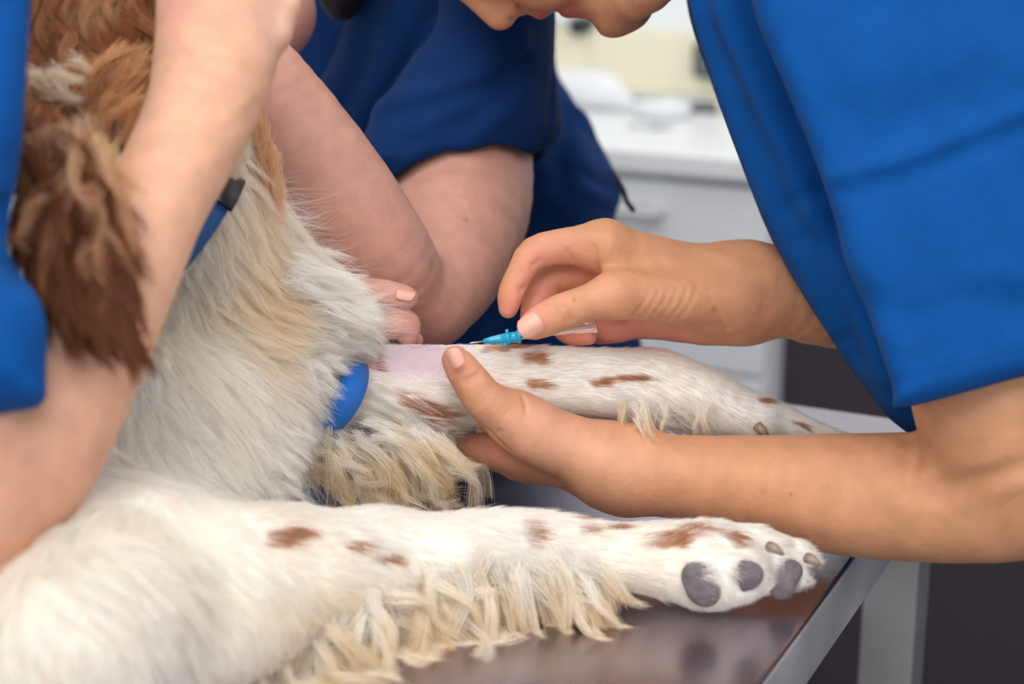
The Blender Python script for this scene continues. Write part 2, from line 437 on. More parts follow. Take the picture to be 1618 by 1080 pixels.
def legs(parent, x, y, shoe=M['white_plastic'], cloth=None, hipz=.92, face=0.0, hide_top=0.0):
    """trousers and clogs below the table, world space"""
    f = Field(); cs, sn = math.cos(face), math.sin(face)
    def W(u, v, z): return V([x+u*cs-v*sn, y+u*sn+v*cs, z])
    def C(*pts): return Chain([(*w2c(W(u, v, z)), r) for u, v, z, r in pts], px=False, sub=4)
    f.add(C((0, 0, hipz+.10, .125), (0, 0, hipz, .14), (0, 0, hipz-.1, .14)), .03)
    for s in (-1, 1): f.add(C((s*.085, 0, hipz-.08, .10), (s*.095, .02, .50, .078), (s*.10, -.01, .09, .072)), .03)
    f.rough(.002, 35, 3)
    body('trousers', f, cloth, parent, .008)
    for s in (-1, 1):
        g = Field(); g.add(C((s*.10, -.03, .05, .045), (s*.105, .08, .045, .047), (s*.11, .17, .038, .040)), .02)
        g.clip(WorldUp(.002)); body('shoe', g, shoe, parent, .006)
class WorldUp:
    L = 1.0
    def __init__(s, z): s.n = V([RT[2], UP[2], FW[2]]).astype(np.float32); s.z = z
    def __call__(s, X): return X @ s.n + TZ + H - s.z

# ---- woman on the right who holds the leg and places the catheter
pc = person('woman in bright blue scrubs leaning in from the right, placing the catheter', 1900, 500, 1.15)
f = Field()
# right hand: wrist, palm, fingers (thumb side faces the camera)
f.add(Chain([(1175, 462, 1.085, 63), (1245, 463, 1.095, 70), (1320, 470, 1.12, 80), (1500, 470, 1.20, 92)], sub=3), .01)
f.add(Chain([(1500, 470, 1.20, 92), (1560, 200, 1.27, 110), (1620, -80, 1.28, 120)], sub=3), .03)
f.add(Chain([(1170, 448, 1.085, 54), (1085, 430, 1.075, 44), (1010, 406, 1.066, 38), (955, 388, 1.060, 40)], sub=3), .022)
f.add(Chain([(1170, 462, 1.09, 58), (1080, 455, 1.09, 48), (975, 420, 1.083, 40)], sub=3), .022)
f.add(Chain([(1170, 470, 1.10, 56), (1080, 475, 1.105, 52), (985, 440, 1.105, 38)], sub=3), .020)
f.add(Chain([(1165, 480, 1.105, 48), (1080, 492, 1.118, 42), (1000, 465, 1.125, 34)], sub=3), .018)
# index
f.add(Chain([(955, 390, 1.060, 39), (900, 389, 1.056, 30), (845, 400, 1.052, 26.5), (822, 432, 1.050, 22), (812, 452, 1.050, 21.5), (806, 470, 1.049, 20), (803, 487, 1.049, 15.5)], sub=3), .008)
# middle
f.add(Chain([(965, 425, 1.083, 34), (915, 431, 1.080, 30), (872, 441, 1.076, 28), (853, 470, 1.071, 25), (842, 500, 1.068, 21), (845, 520, 1.066, 15)], sub=3), .004)
# ring and little, curled under
f.add(Chain([(975, 450, 1.105, 30), (925, 480, 1.102, 25), (893, 512, 1.098, 21), (905, 530, 1.090, 17), (930, 531, 1.083, 14)], sub=3), .003)
f.add(Chain([(1000, 475, 1.125, 28), (955, 500, 1.122, 22), (925, 520, 1.115, 18), (945, 528, 1.104, 15), (975, 523, 1.10, 14)], sub=3), .003)
# heel of the hand below
f.add(Chain([(1150, 482, 1.10, 38), (1080, 499, 1.102, 29), (1010, 512, 1.102, 24), (950, 514, 1.10, 18)], sub=3), .010)
# thumb: muscle, shaft, tip
f.add(Chain([(1140, 470, 1.068, 46), (1075, 471, 1.056, 42), (1010, 466, 1.045, 37), (972, 467, 1.040, 34)], sub=3), .014)
f.add(Chain([(972, 467, 1.040, 33), (930, 478, 1.036, 29.5), (890, 492, 1.033, 29), (860, 505, 1.032, 27), (844, 513, 1.032, 24)], sub=3), .009)
# web folds
f.sub(Chain([(930, 412, 1.03, 3), (934, 430, 1.03, 4)]), .006)
for a in ([(842, 420, 1.032), (852, 412, 1.031)], [(822, 459, 1.032), (829, 452, 1.032)], [(897, 395, 1.03), (905, 412, 1.03)],
          [(880, 480, 1.008), (900, 508, 1.008)], [(886, 478, 1.008), (906, 505, 1.008)], 
          [(938, 388, 1.028), (945, 428, 1.032)], [(1130, 490, 1.04), (1150, 520, 1.05)]): f.bump(a, -.0016, .0015)
for i in range(6): f.bump([(1026+15*i, 462-2*i, 1.02), (1016+15*i, 480, 1.02), (998+15*i, 502, 1.02)], -.0006, .0016)
# left forearm, wrist and hand under the dog's leg
f.add(Chain([(975, 742, 1.062, 58), (1060, 752, 1.058, 66), (1180, 765, 1.050, 78), (1300, 778, 1.035, 93), (1420, 784, 1.02, 101), (1560, 786, 1.00, 103), (1690, 780, .99, 92)], sub=4), .012)
f.add(Chain([(1690, 780, .99, 92), (1600, 700, .985, 125), (1560, 560, .985, 130), (1560, 380, 1.0, 130), (1620, 100, 1.08, 135)], sub=4), .012)
f.add(Chain([(985, 735, 1.062, 54), (920, 712, 1.060, 52), (860, 690, 1.055, 50), (820, 665, 1.050, 42)], sub=3), .02)
f.add(Chain([(985, 745, 1.07, 52), (900, 735, 1.085, 38), (820, 728, 1.095, 32)], sub=3), .02)
f.add(Chain([(830, 674, 1.048, 43), (794, 650, 1.040, 38), (765, 630, 1.032, 33), (745, 603, 1.028, 30), (730, 582, 1.028, 27), (720, 568, 1.030, 22)], sub=3), .012)
f.add(Chain([(850, 715, 1.08, 40), (795, 712, 1.083, 32), (748, 708, 1.095, 23), (722, 702, 1.115, 18), (712, 670, 1.135, 16)], sub=3), .010)
for k in range(3):
    f.add(Chain([(850, 730, 1.10+.012*k, 30), (800, 728-6*k, 1.115+.012*k, 22), (770+12*k, 712-12*k, 1.135+.006*k, 18), (768+14*k, 650-10*k, 1.145, 15)], sub=3), .006)
for a in ([(733, 601, 1.0), (757, 590, 1.0)], [(735, 606, 1.0), (760, 596, 1.0)], [(825, 623, 1.01), (832, 650, 1.005)], [(790, 680, 1.01), (778, 700, 1.03)], [(770, 678, 1.03), (800, 708, 1.03)], [(1436, 690, .955), (1440, 775, .935), (1520, 768, .93), (1640, 735, .93)]):
    f.bump(a, -.0016 if a[0][0] < 1400 else -.004, .0015 if a[0][0] < 1400 else .006)
# neck and head (looking straight down at the leg)
hd = 1.13
f.add(Chain([(1560, -150, 1.25, 150), (1350, -180, 1.20, 130), (1150, -200, 1.15, 125)], sub=3), .04)
f.add(Chain([(820, -215, hd, 178), (930, -230, hd, 185)]), .04)
f.add(Chain([(775, -95, hd, 88), (900, -92, hd, 92), (960, -70, hd, 82)]), .035)
for s in (-1, 1):
    f.add(Chain([(968, 4, hd+s*.012, 34), (1020, -25, hd+s*.035, 46), (1090, -120, hd+s*.055, 62)], sub=3), .02)
    f.add(Chain([(860, -40, hd+s*.03, 55), (800, -70, hd+s*.035, 55)]), .02)     # cheeks
f.add(Chain([(970, 18, hd, 39), (990, 8, hd, 40)]), .012)                          # chin
f.add(Chain([(890, -32, hd, 50), (930, -25, hd, 52)]), .012)
f.add(Chain([(700, -60, hd, 16), (750, -10, hd, 21), (790, 22, hd, 26)], sub=3), .012)      # nose
for s in (-1, 1): f.add(Chain([(812, 10, hd+s*.011, 14), (824, 0, hd+s*.014, 13)]), .006)
f.sub(Chain([(811, 30, hd-.017, 3), (820, 14, hd-.0195, 5.0), (826, -4, hd-.0195, 5)], sub=3), .002)
f.sub(Chain([(812, 28, hd-.0075, 4.2), (820, 12, hd-.009, 6), (822, 0, hd-.009, 6)]), .003)
f.sub(Chain([(812, 28, hd+.0075, 4.2), (820, 12, hd+.009, 6)]), .003)
f.add(Chain([(826, 8, hd, 14), (845, 0, hd, 22)]), .006)
f.add(Chain([(862, 2, hd+.022, 10), (855, 14, hd+.008, 14), (855, 14, hd-.008, 14), (866, 0, hd-.024, 10), (872, -10, hd-.032, 6)], sub=3), .004)   # upper lip
f.add(Chain([(893, -8, hd+.024, 10), (897, 10, hd+.008, 15), (897, 10, hd-.008, 15), (886, -2, hd-.024, 10), (878, -12, hd-.032, 6)], sub=3), .004)   # lower lip
f.sub(Chain([(876, 20, hd+.02, 2.5), (879, 24, hd, 3), (879, 10, hd-.018, 3), (876, -8, hd-.034, 2)]), .003)
f.sub(Chain([(925, 44, hd+.03, 8), (925, 46, hd, 8), (925, 44, hd-.03, 8)]), .012)
f.rough(.00035, 160, 5)
tc = [(803, 487, 1.03, 30, (.80, .22, .17), .85), (812, 455, 1.03, 32, (.76, .27, .20), .6), (845, 400, 1.03, 36, (.78, .30, .22), .6), (880, 410, 1.04, 45, (.74, .30, .22), .5),
      (925, 415, 1.06, 30, (.78, .28, .22), .7), (855, 470, 1.05, 50, (.78, .30, .22), .8), (838, 500, 1.04, 30, (.85, .34, .27), .8), (845, 515, 1.01, 32, (.80, .32, .24), .7), (905, 528, 1.08, 45, (.75, .25, .19), .9), (970, 528, 1.10, 60, (.75, .27, .21), .9), (1060, 532, 1.10, 55, (.78, .33, .26), .8),
      (975, 460, 1.00, 60, (.74, .37, .25), .6), (1080, 500, 1.02, 50, (.72, .40, .27), .5), (880, 495, 1.0, 26, (.78, .40, .30), .5),
      (718, 570, 1.01, 34, (.80, .34, .25), .8), (745, 610, 1.0, 36, (.74, .34, .22), .5), (800, 650, 1.0, 60, (.75, .36, .25), .6), (750, 712, 1.06, 60, (.80, .30, .23), .9), (880, 680, 1.02, 90, (.76, .40, .29), .7), (960, 730, 1.02, 90, (.72, .38, .25), .5),
      (858, 16, hd-.01, 24, (.55, .12, .10), .95), (897, 14, hd-.01, 24, (.55, .12, .10), .95), (868, 2, hd-.022, 20, (.55, .12, .10), .8), (890, 2, hd-.022, 20, (.55, .12, .10), .8), (820, 14, hd-.02, 9, (.25, .06, .03), .9), (800, 35, hd, 30, (.72, .30, .21), .5), (945, 10, hd, 60, (.66, .32, .21), .4),  # darkest brown tint paints the shade inside the nostril
      (1335, 715, .98, 2.5, (.2, .08, .04), .9), (1249, 781, 1.02, 2.6, (.15, .06, .04), .9), (907, 473, 1.01, 2.6, (.2, .08, .05), .9), (1335, 861, .99, 2.3, (.2, .08, .04), .9)]
fldC = f
cb_, Pc, Fc = body('body', f, M['skin'], pc, .00120, TAN, tc)
# thumb nails
nail(pc, q(838, 515, 1.0095), q(834, 520, 1.0)-q(866, 501, 1.0), None, .0078, .0068, (-.12, -.10, -1), label='left-tilted pink thumbnail pressing on the catheter')
nail(pc, q(716, 566, 1.008), q(712, 552, 1.0)-q(727, 583, 1.0), None, .0062, .0054, (-.45, .05, -1), label='thumbnail of the hand stretching the shaved skin')
# scrub top
f = Field()
f.add(Slab([(1150, -320), (1090, -100), (1087, 0), (1118, 110), (1163, 235), (1222, 380), (1318, 540), (1378, 622), (1426, 674), (1520, 720), (1750, 700), (1980, 660), (2050, 300), (1980, -200), (1700, -420)], 1.13, .11, .035, tilt=(-.0, 0)), .02)
f.bump([(1105, -20, 1.02), (1122, 60, 1.02), (1158, 145, 1.02), (1180, 200, 1.02), (1218, 265, 1.02), (1248, 350, 1.02), (1292, 400, 1.02), (1318, 470, 1.02), (1350, 560, 1.02)], -.010, .009)
f.bump([(1140, 20, 1.02), (1200, 150, 1.02), (1262, 300, 1.02), (1330, 440, 1.02), (1400, 590, 1.02)], .007, .010)
f.bump([(1320, 540, 1.02), (1350, 528, 1.02)], -.003, .003)
f.bump([(1230, 395, 1.03), (1262, 380, 1.02)], -.003, .004)
f.bump([(1240, 325, 1.02), (1300, 300, 1.02)], -.004, .006)
f.rough(.0012, 28, 9)
f.sub(Chain([(1600, -330, 1.22, 190), (1300, -330, 1.18, 150)]), .01)
body('scrub_top', f, M['blue_bright'], pc, .0030, (1, 1, 1))
f = Field()
f.add(Slab([(1150, -260), (1186, 0), (1245, 145), (1303, 292), (1362, 465), (1408, 610), (1418, 646), (1520, 624), (1618, 597), (1760, 565), (1850, 300), (1800, -100), (1600, -340), (1300, -380)], .985, .085, .016, tilt=(.10, .05), ref=(1450, 600), sub=3), .01)
f.sub(Chain([(1690, 830, .99, 112), (1592, 720, .985, 145), (1548, 600, .985, 142), (1550, 530, .985, 128)], sub=3), .003)
f.bump([(1325, 290, .93), (1420, 262, .90), (1520, 222, .90), (1640, 176, .90)], .004, .008)
f.bump([(1325, 303, .93), (1440, 272, .90), (1540, 232, .90), (1640, 192, .90)], -.006, .006)
f.bump([(1330, 420, .93), (1420, 400, .9), (1540, 370, .90), (1640, 360, .90)], .003, .02)


f.bump([(1380, 480, .92), (1440, 500, .90), (1520, 470, .90), (1600, 480, .90)], -.003, .010)
f.bump([(1330, 180, .92), (1400, 210, .90), (1500, 150, .90)], -.0025, .012)
f.bump([(1360, 600, .92), (1418, 606, .91), (1520, 583, .90), (1640, 552, .90)], -.0012, .0022)
f.bump([(1480, 480, .91), (1560, 440, .90), (1640, 430, .90)], .003, .014)
f.bump([(1380, 100, .92), (1480, 60, .90), (1600, 90, .90)], .003, .02)
f.rough(.0016, 22, 12)
body('sleeve', f, M['blue_bright'], pc, .0026, (1, 1, 1))
hip = c2w(q(2080, 700, 1.20))
legs(pc, hip[0], hip[1], cloth=M['blue_bright'], face=.9)
f = Field(); f.add(Chain([(900, -290, hd, 170), (1010, -250, hd, 165), (1100, -220, hd+.01, 110)]), .04)
f.add(Chain([(1100, -260, hd, 70), (1190, -330, hd, 60)]), .03); f.rough(.003, 90, 4)
M['hair_brown'] = mat('brown_hair', (.06, .028, .015), .5, noise=(120, .3), bump=[('noise', 300, .5, .002)])
body('hair', f, M['hair_brown'], pc, .005)

# ---- woman behind the dog
pb = person('woman in shade-darkened blue scrubs standing behind the table, bent arm around the dog', 640, 400, 1.62)
f = Field()
f.add(Chain([(760, -80, 1.48, 60), (760, 120, 1.36, 60), (745, 230, 1.29, 95), (722, 330, 1.24, 116), (706, 420, 1.20, 92), (684, 480, 1.17, 66)], sub=4), .012)
f.add(Chain([(676, 482, 1.165, 60), (640, 452, 1.15, 70), (600, 400, 1.13, 83), (540, 310, 1.115, 86), (470, 200, 1.105, 76), (410, 110, 1.10, 62), (350, 40, 1.10, 48)], sub=4), .010)
f.add(Chain([(660, 500, 1.17, 44), (640, 515, 1.17, 34)]), .015)
f.sub(Chain([(622, 318, 1.06, 4), (662, 368, 1.06, 5), (684, 425, 1.06, 5), (692, 470, 1.07, 4)], sub=3), .012)
# fist that shows beside the chest
f.add(Chain([(430, 470, 1.12, 50), (500, 485, 1.10, 44), (548, 492, 1.09, 34)], sub=3), .012)
f.add(Chain([(530, 478, 1.082, 30), (575, 464, 1.072, 25.5), (612, 466, 1.068, 24), (636, 469, 1.066, 20), (645, 470, 1.066, 16)], sub=3), .008)
f.add(Chain([(540, 505, 1.09, 32), (590, 512, 1.080, 30), (630, 508, 1.074, 25), (646, 514, 1.074, 19), (644, 530, 1.078, 18)], sub=3), .005)
f.add(Chain([(560, 535, 1.10, 26), (620, 535, 1.095, 22), (655, 538, 1.092, 14)], sub=3), .004)
f.bump([(623, 487, 1.05), (642, 492, 1.05), (640, 500, 1.05)], -.0015, .0016)
# neck and head bent over the dog
f.add(Chain([(560, -330, 1.50, 110), (500, -200, 1.36, 90)]), .03)
f.add(Chain([(400, -150, 1.24, 150), (440, -210, 1.28, 150)]), .03)
f.add(Chain([(405, -20, 1.20, 105), (420, 20, 1.20, 80)]), .03)
f.rough(.0003, 160, 6)
fldB = f
body('body', f, M['skin'], pb, .0016, ROSE, [(645, 470, 1.05, 28, (.76, .34, .27), .7), (640, 515, 1.06, 40, (.74, .36, .29), .7), (690, 470, 1.10, 60, (.66, .33, .25), .5), (737, 346, 1.18, 4, (.25, .08, .05), .9),
     (616, 316, 1.08, 3.0, (.3, .12, .08), .8), (810, 325, 1.22, 3, (.3, .14, .1), .7), (560, 440, 1.08, 80, (.70, .38, .30), .4), (455, 260, 1.06, 80, (.50, .30, .24), .5)])
nail(pb, q(641, 461, 1.0575), q(655, 466, 1.06)-q(620, 460, 1.06), None, .0062, .0045, (.1, .9, -1), label='thumbnail beside the white chest fur')
f = Field()
f.add(Slab([(400, -260), (380, 60), (420, 260), (480, 480), (520, 760), (760, 900), (1010, 900), (1010, 520), (975, 400), (972, 348), (984, 305), (972, 268), (940, 208), (906, 150), (880, 105), (874, 0), (850, -260), (640, -360)], 1.62, .12, .09, tilt=(-.45, 0), ref=(800, 500)), .02)
for a, am, sg in (([(880, 110, 1.53), (892, 200, 1.53), (880, 300, 1.53), (820, 430, 1.53), (740, 540, 1.53)], -.008, .010), ([(905, 230, 1.53), (930, 300, 1.53), (905, 380, 1.53), (860, 430, 1.53)], .008, .014),
          ([(925, 275, 1.53), (950, 290, 1.53), (978, 302, 1.53)], -.009, .006), ([(880, 330, 1.53), (800, 470, 1.53)], .006, .012), ([(850, 290, 1.53), (780, 440, 1.53), (700, 530, 1.53)], -.006, .01), ([(930, 200, 1.53), (915, 160, 1.53)], .005, .01)):
    f.bump(a, am, sg)
f.rough(.0025, 18, 21)
body('scrub_top', f, M['blue_shaded'], pb, .0040, (1, 1, 1))
f = Field()
f.add(Slab([(600, -200), (560, -60), (540, 60), (490, 170), (452, 330), (560, 400), (700, 380), (720, 200), (760, 0), (700, -220)], 1.40, .06, .045, tilt=(-.2, 0)), .01)
f.bump([(690, 20, 1.3), (660, 80, 1.3), (610, 160, 1.3), (560, 260, 1.3)], -.008, .008)
f.bump([(590, 0, 1.33), (570, 120, 1.33), (520, 240, 1.33)], -.006, .012)
f.bump([(640, 0, 1.33), (610, 90, 1.33), (560, 200, 1.33)], .005, .012)
f.rough(.0025, 20, 23)
body('shirt_front', f, M['blue_shaded'], pb, .0035, (1, 1, 1))
f = Field()
f.add(Slab([(700, -200), (694, 20), (656, 85), (606, 162), (563, 245), (588, 288), (619, 314), (680, 315), (735, 311), (790, 293), (842, 264), (872, 232), (889, 203), (886, 170), (876, 90), (874, 0), (860, -200)], 1.27, .075, .055, tilt=(.25, -.1), ref=(740, 280)), .01)
f.sub(Chain([(716, 430, 1.20, 128), (724, 330, 1.24, 128), (736, 270, 1.27, 118)], sub=3), .003)
f.bump([(600, 172, 1.18), (680, 150, 1.19), (760, 120, 1.2), (820, 70, 1.21)], .006, .010)
f.bump([(606, 178, 1.18), (690, 162, 1.19), (770, 135, 1.2), (830, 95, 1.21)], -.004, .006)
f.bump([(680, 210, 1.18), (720, 180, 1.18), (760, 165, 1.18)], .004, .012)
f.bump([(680, 262, 1.18), (740, 225, 1.18), (790, 180, 1.18), (830, 150, 1.19)], .004, .011)
f.bump([(700, 205, 1.18), (750, 185, 1.18), (800, 140, 1.19)], -.004, .008)
f.bump([(640, 230, 1.18), (680, 215, 1.18)], -.003, .006)
f.bump([(876, 90, 1.2), (868, 200, 1.2), (850, 255, 1.2)], -.003, .004)
f.bump([(560, 285, 1.18), (620, 291, 1.17), (740, 288, 1.18), (800, 270, 1.18), (850, 236, 1.2)], -.0012, .0022)
f.rough(.002, 22, 22)
body('sleeve', f, M['blue_shaded'], pb, .0026, (1, 1, 1))
hip = c2w(q(760, 700, 1.62)); legs(pb, hip[0], max(hip[1], TYF+.17), cloth=M['blue_shaded'], face=3.1, hipz=.70)
f = Field(); f.add(Chain([(470, -230, 1.32, 170), (520, -110, 1.33, 70), (538, -40, 1.33, 50), (545, 0, 1.34, 30), (552, 22, 1.34, 12)], sub=3), .03); f.rough(.004, 80, 4)
M['hair_dark'] = mat('dark_brown_hair', (.020, .010, .007), .5, noise=(120, .3), bump=[('noise', 300, .5, .002)])
body('hair', f, M['hair_dark'], pb, .005)
tube('drawstring', V([q(968, 270, 1.40), q(985, 300, 1.395), q(990, 318, 1.395), q(1002, 334, 1.395)]), .0022, M['black'], pb)

# ---- person at the left edge who holds the head
pa = person('person in blue scrubs at the left edge, forearm raised to hold the dog head', -450, 500, .90)
f = Field()
f.add(Chain([(-100, 870, .80, 122), (22, 728, .82, 126), (105, 585, .835, 114), (182, 440, .85, 96), (250, 310, .862, 82), (312, 190, .875, 86), (342, 80, .885, 97), (355, -40, .89, 106)], sub=4), .012)
f.add(Chain([(-100, 870, .80, 120), (-50, 720, .795, 100), (-60, 560, .80, 100), (-200, 100, .84, 120)], sub=3), .010)
f.sub(Chain([(-40, 735, .74, 6), (40, 690, .745, 6), (80, 640, .76, 4)], sub=3), .010)
for i, (x, y) in enumerate([(452, 8), (436, 52)]): f.add(Chain([(400, y-10, .885, 40), (x, y, .885, 22)]), .010)
for k, (x, y, d) in enumerate([(430, -90, .90), (400, -110, .885), (340, -110, .875), (290, -100, .875)]):
    f.add(Chain([(355+(x-355)*.7, -40, d, 34), (x, y, d, 28), (x-30, y-90, d+.01, 25), (x-60, y-150, d+.03, 21)], sub=3), .006)
for a in ([(385, 90, .86), (430, 100, .86)], [(355, 190, .85), (400, 150, .86)], [(290, 60, .86), (330, 110, .85)]): f.bump(a, .0006, .004)
f.rough(.0003, 160, 8)
fldA = f
body('body', f, M['skin'], pa, .0017, PALE, [(450, 30, .87, 60, (.80, .50, .40), .6), (270, 20, .86, 40, (.85, .38, .32), .5), (100, 700, .80, 220, (.62, .33, .22), .75), (30, 850, .79, 200, (.58, .29, .19), .8), (200, 400, .83, 90, (.70, .40, .28), .5)])  # two large brown tints paint the shade on the lower forearm
f = Field()
f.add(Slab([(-260, -150), (44, -120), (45, 0), (40, 110), (30, 240), (14, 330), (9, 388), (30, 432), (60, 470), (75, 520), (73, 580), (68, 638), (0, 654), (-150, 690), (-300, 700)], .80, .055, .03, tilt=(.1, 0), ref=(0, 400)), .01)
f.sub(Chain([(-100, 800, .80, 128), (-52, 690, .797, 104), (-60, 610, .80, 104)], sub=2), .003)
f.bump([(5, 330, .75), (-10, 400, .75), (40, 440, .75)], -.005, .006)
f.bump([(-60, 640, .745), (0, 610, .745), (76, 590, .745)], -.001, .0016)
f.bump([(30, 0, .75), (5, 200, .75)], .004, .012)
f.rough(.0018, 25, 31)
body('scrub_top', f, M['blue_bright'], pa, .0026, (1, 1, 1))
WA = [(-.84, .36, 1.42, .10), (-.86, .34, 1.2, .13), (-.86, .32, .95, .125)]
f = Field(); f.add(Chain([(*w2c(V(p[:3])), p[3]) for p in WA], px=False, sub=3), .03); f.add(Chain([(*w2c(V(WA[0][:3])), .09), (*q(-300, -60, .82), .06)], px=False), .03); f.rough(.003, 20, 33)
body('shirt_back', f, M['blue_bright'], pa, .008, (1, 1, 1))
legs(pa, -.86, .32, cloth=M['blue_bright'], face=-.4)

# ------------------------------------------------------------------ the dog
FA, FB, FC = fldA, fldB, fldC
CREAM, WHITE, YEL, ORNG, BRN, DKBRN = V([.93, .83, .67]), V([.96, .935, .895]), V([.88, .74, .48]), V([.72, .45, .24]), V([.38, .14, .06]), V([.13, .045, .022])
dog = (lambda p: empty('dog', (p[0], p[1], TZ), 'white long-haired dog with brown spots and brown ears lying on the steel table', 'dog'))(c2w(q(250, 800, 1.0)))
CH = {}
CH['torso'] = Chain([(-330, 900, .98, 170), (-120, 960, .93, 150), T(20, 1050, .060, 135), T(130, 1000, .065, 150), (150, 880, .93, 160), (190, 770, .985, 175), (290, 650, 1.005, 150)], sub=2)
CH['chest'] = Chain([(300, 660, 1.0, 125), (380, 560, 1.02, 112), (450, 510, 1.035, 98), (505, 515, 1.045, 66)], sub=2)
CH['belly'] = Chain([(260, 820, .99, 140), (330, 760, 1.0, 105)], sub=0)
CH['neck'] = Chain([(150, 120, .985, 120), (260, 230, .99, 105), (330, 350, 1.0, 98), (385, 450, 1.02, 105)], sub=3)
CH['head'] = Chain([(170, 110, .975, 110), (130, 60, .965, 115), (150, -30, .96, 110), (250, -140, .955, 75), (320, -220, .955, 55)], sub=3)
CH['legN'] = Chain([T(230, 915, .060, 122), T(400, 898, .046, 92), T(560, 890, .036, 70), T(720, 872, .035, 62), T(850, 868, .031, 56), T(960, 878, .027, 51), T(1060, 886, .026, 55), T(1120, 892, .027, 58)], sub=3)
CH['pawN'] = Chain([T(1120, 892, .027, 56), T(1170, 900, .026, 50)])
CH['elbow'] = Chain([T(120, 1010, .05, 120), T(240, 990, .045, 118), T(350, 965, .042, 104), T(450, 935, .038, 82), T(560, 905, .034, 60)], sub=3)
CH['legH'] = Chain([(430, 590, 1.06, 80), (510, 612, 1.07, 70), (580, 614, 1.075, 68), (660, 618, 1.078, 70), (740, 612, 1.08, 62), (840, 604, 1.085, 52), (940, 606, 1.09, 55), (1040, 612, 1.095, 57), (1110, 628, 1.10, 52), (1180, 652, 1.105, 38), (1250, 672, 1.11, 26), (1330, 692, 1.115, 14)], sub=3)
CH['pawH'] = Chain([(1110, 640, 1.10, 42), (1190, 672, 1.10, 30)])
EARP = [(95, 200), (60, 240), (36, 310), (20, 372), (30, 408), (70, 470), (110, 508), (170, 532), (205, 538), (209, 505), (200, 440), (188, 370), (168, 300), (140, 230)]
EAR = Slab(EARP, .812, .0075, .007, tilt=(0.0, .45), ref=(120, 370))
df = Field()
df.add(CH['torso'], .03); df.add(CH['belly'], .04); df.add(CH['chest'], .04); df.add(CH['neck'], .03); df.add(CH['head'], .03)
df.add(CH['legN'], .035); df.add(CH['elbow'], .04); df.add(CH['legH'], .020); df.add(CH['pawH'], .012); df.add(CH['pawN'], .012)
df.add(Chain([(30, 120, .95, 70), (60, 200, .90, 45), (90, 250, .86, 24)], sub=2), .02)
# four toes of the near paw
for P4 in ([T(1130, 905, .022, 34), T(1176, 908, .020, 36), T(1196, 912, .018, 27)], [T(1180, 900, .022, 34), T(1232, 906, .020, 37), T(1255, 910, .018, 28)],
           [T(1130, 868, .036, 30), T(1190, 856, .038, 28), T(1224, 862, .036, 23)], [T(1190, 872, .030, 30), T(1255, 872, .030, 27), T(1278, 880, .027, 20)]):
    df.add(Chain(P4, sub=3), .006)
df.add(EAR, .012)
# leg bones and muscle read through the coat
df.bump([(600, 560, 1.03), (760, 556, 1.03), (950, 562, 1.05)], .003, .012)
df.sub(Chain([(1010, 668, 1.06, 10), (1070, 676, 1.06, 12)]), .02)
df.rough(.0022, 38, 41); df.rough(.0010, 95, 42)
df.clip(WorldUp(TZ+.001), .004)
PADS = [(1180, 908, 30, 28), (1243, 914, 26, 37), (1108, 920, 34, 38)]
SPOTS = [(450, 846, 34, 15, -14), (557, 862, 18, 9, -6), (606, 880, 18, 8, -10), (838, 842, 9, 24, -14), (925, 836, 11, 8, 0), (968, 832, 14, 5, 5), (908, 813, 14, 5, 0), (1058, 853, 40, 13, -4), (1100, 836, 30, 5, 8), (1158, 848, 24, 11, 32),
         (845, 566, 24, 9, 4), (848, 608, 17, 10, 15), (988, 596, 44, 6, -4), (950, 606, 18, 7, 0), (1133, 574, 15, 6, 30), (1210, 632, 12, 5, 12), (580, 570, 34, 16, 8), (668, 645, 46, 14, 28), (800, 548, 48, 6, -6), (1268, 672, 14, 5, 20)]
FAINT = [(270, 790, 22, 12, 0), (420, 940, 14, 10, 0), (277, 955, 12, 16, 0), (60, 1050, 26, 30, 0)]
def spotk(px, py, S, soft=.45):
    k = np.zeros(len(px))
    for x, y, rx, ry, a in S:
        c, s = math.cos(math.radians(a)), math.sin(math.radians(a)); dx, dy = px-x, py-y
        r = np.sqrt(((dx*c+dy*s)/rx)**2+((-dx*s+dy*c)/ry)**2) + .22*np.sin(px*.21+y)+.18*np.sin(py*.33+x)
        k = np.maximum(k, np.clip((1.15-r)/soft, 0, 1))
    return k
def lerp(a, b, k): return a*(1-k[:, None]) + b*k[:, None]
def topx(P): return 809 + P[:, 0]/P[:, 2]*FPX, 540 - P[:, 1]/P[:, 2]*FPX
def gz(px, py, x, y, rx, ry): return np.exp(-((px-x)/rx)**2-((py-y)/ry)**2)
def dist_ids(P):
    X = P.astype(np.float32); names = ['torso', 'chest', 'neck', 'head', 'legN', 'legH', 'ear']
    D = np.stack([CH[n](X) if n != 'ear' else EAR(X) for n in names], 1)
    D[:, 0] = np.minimum(D[:, 0], CH['belly'](X)); D[:, 4] = np.minimum(D[:, 4], np.minimum(CH['pawN'](X), CH['elbow'](X))); D[:, 5] = np.minimum(D[:, 5], CH['pawH'](X))
    D[:, 6] -= .004
    return names, D
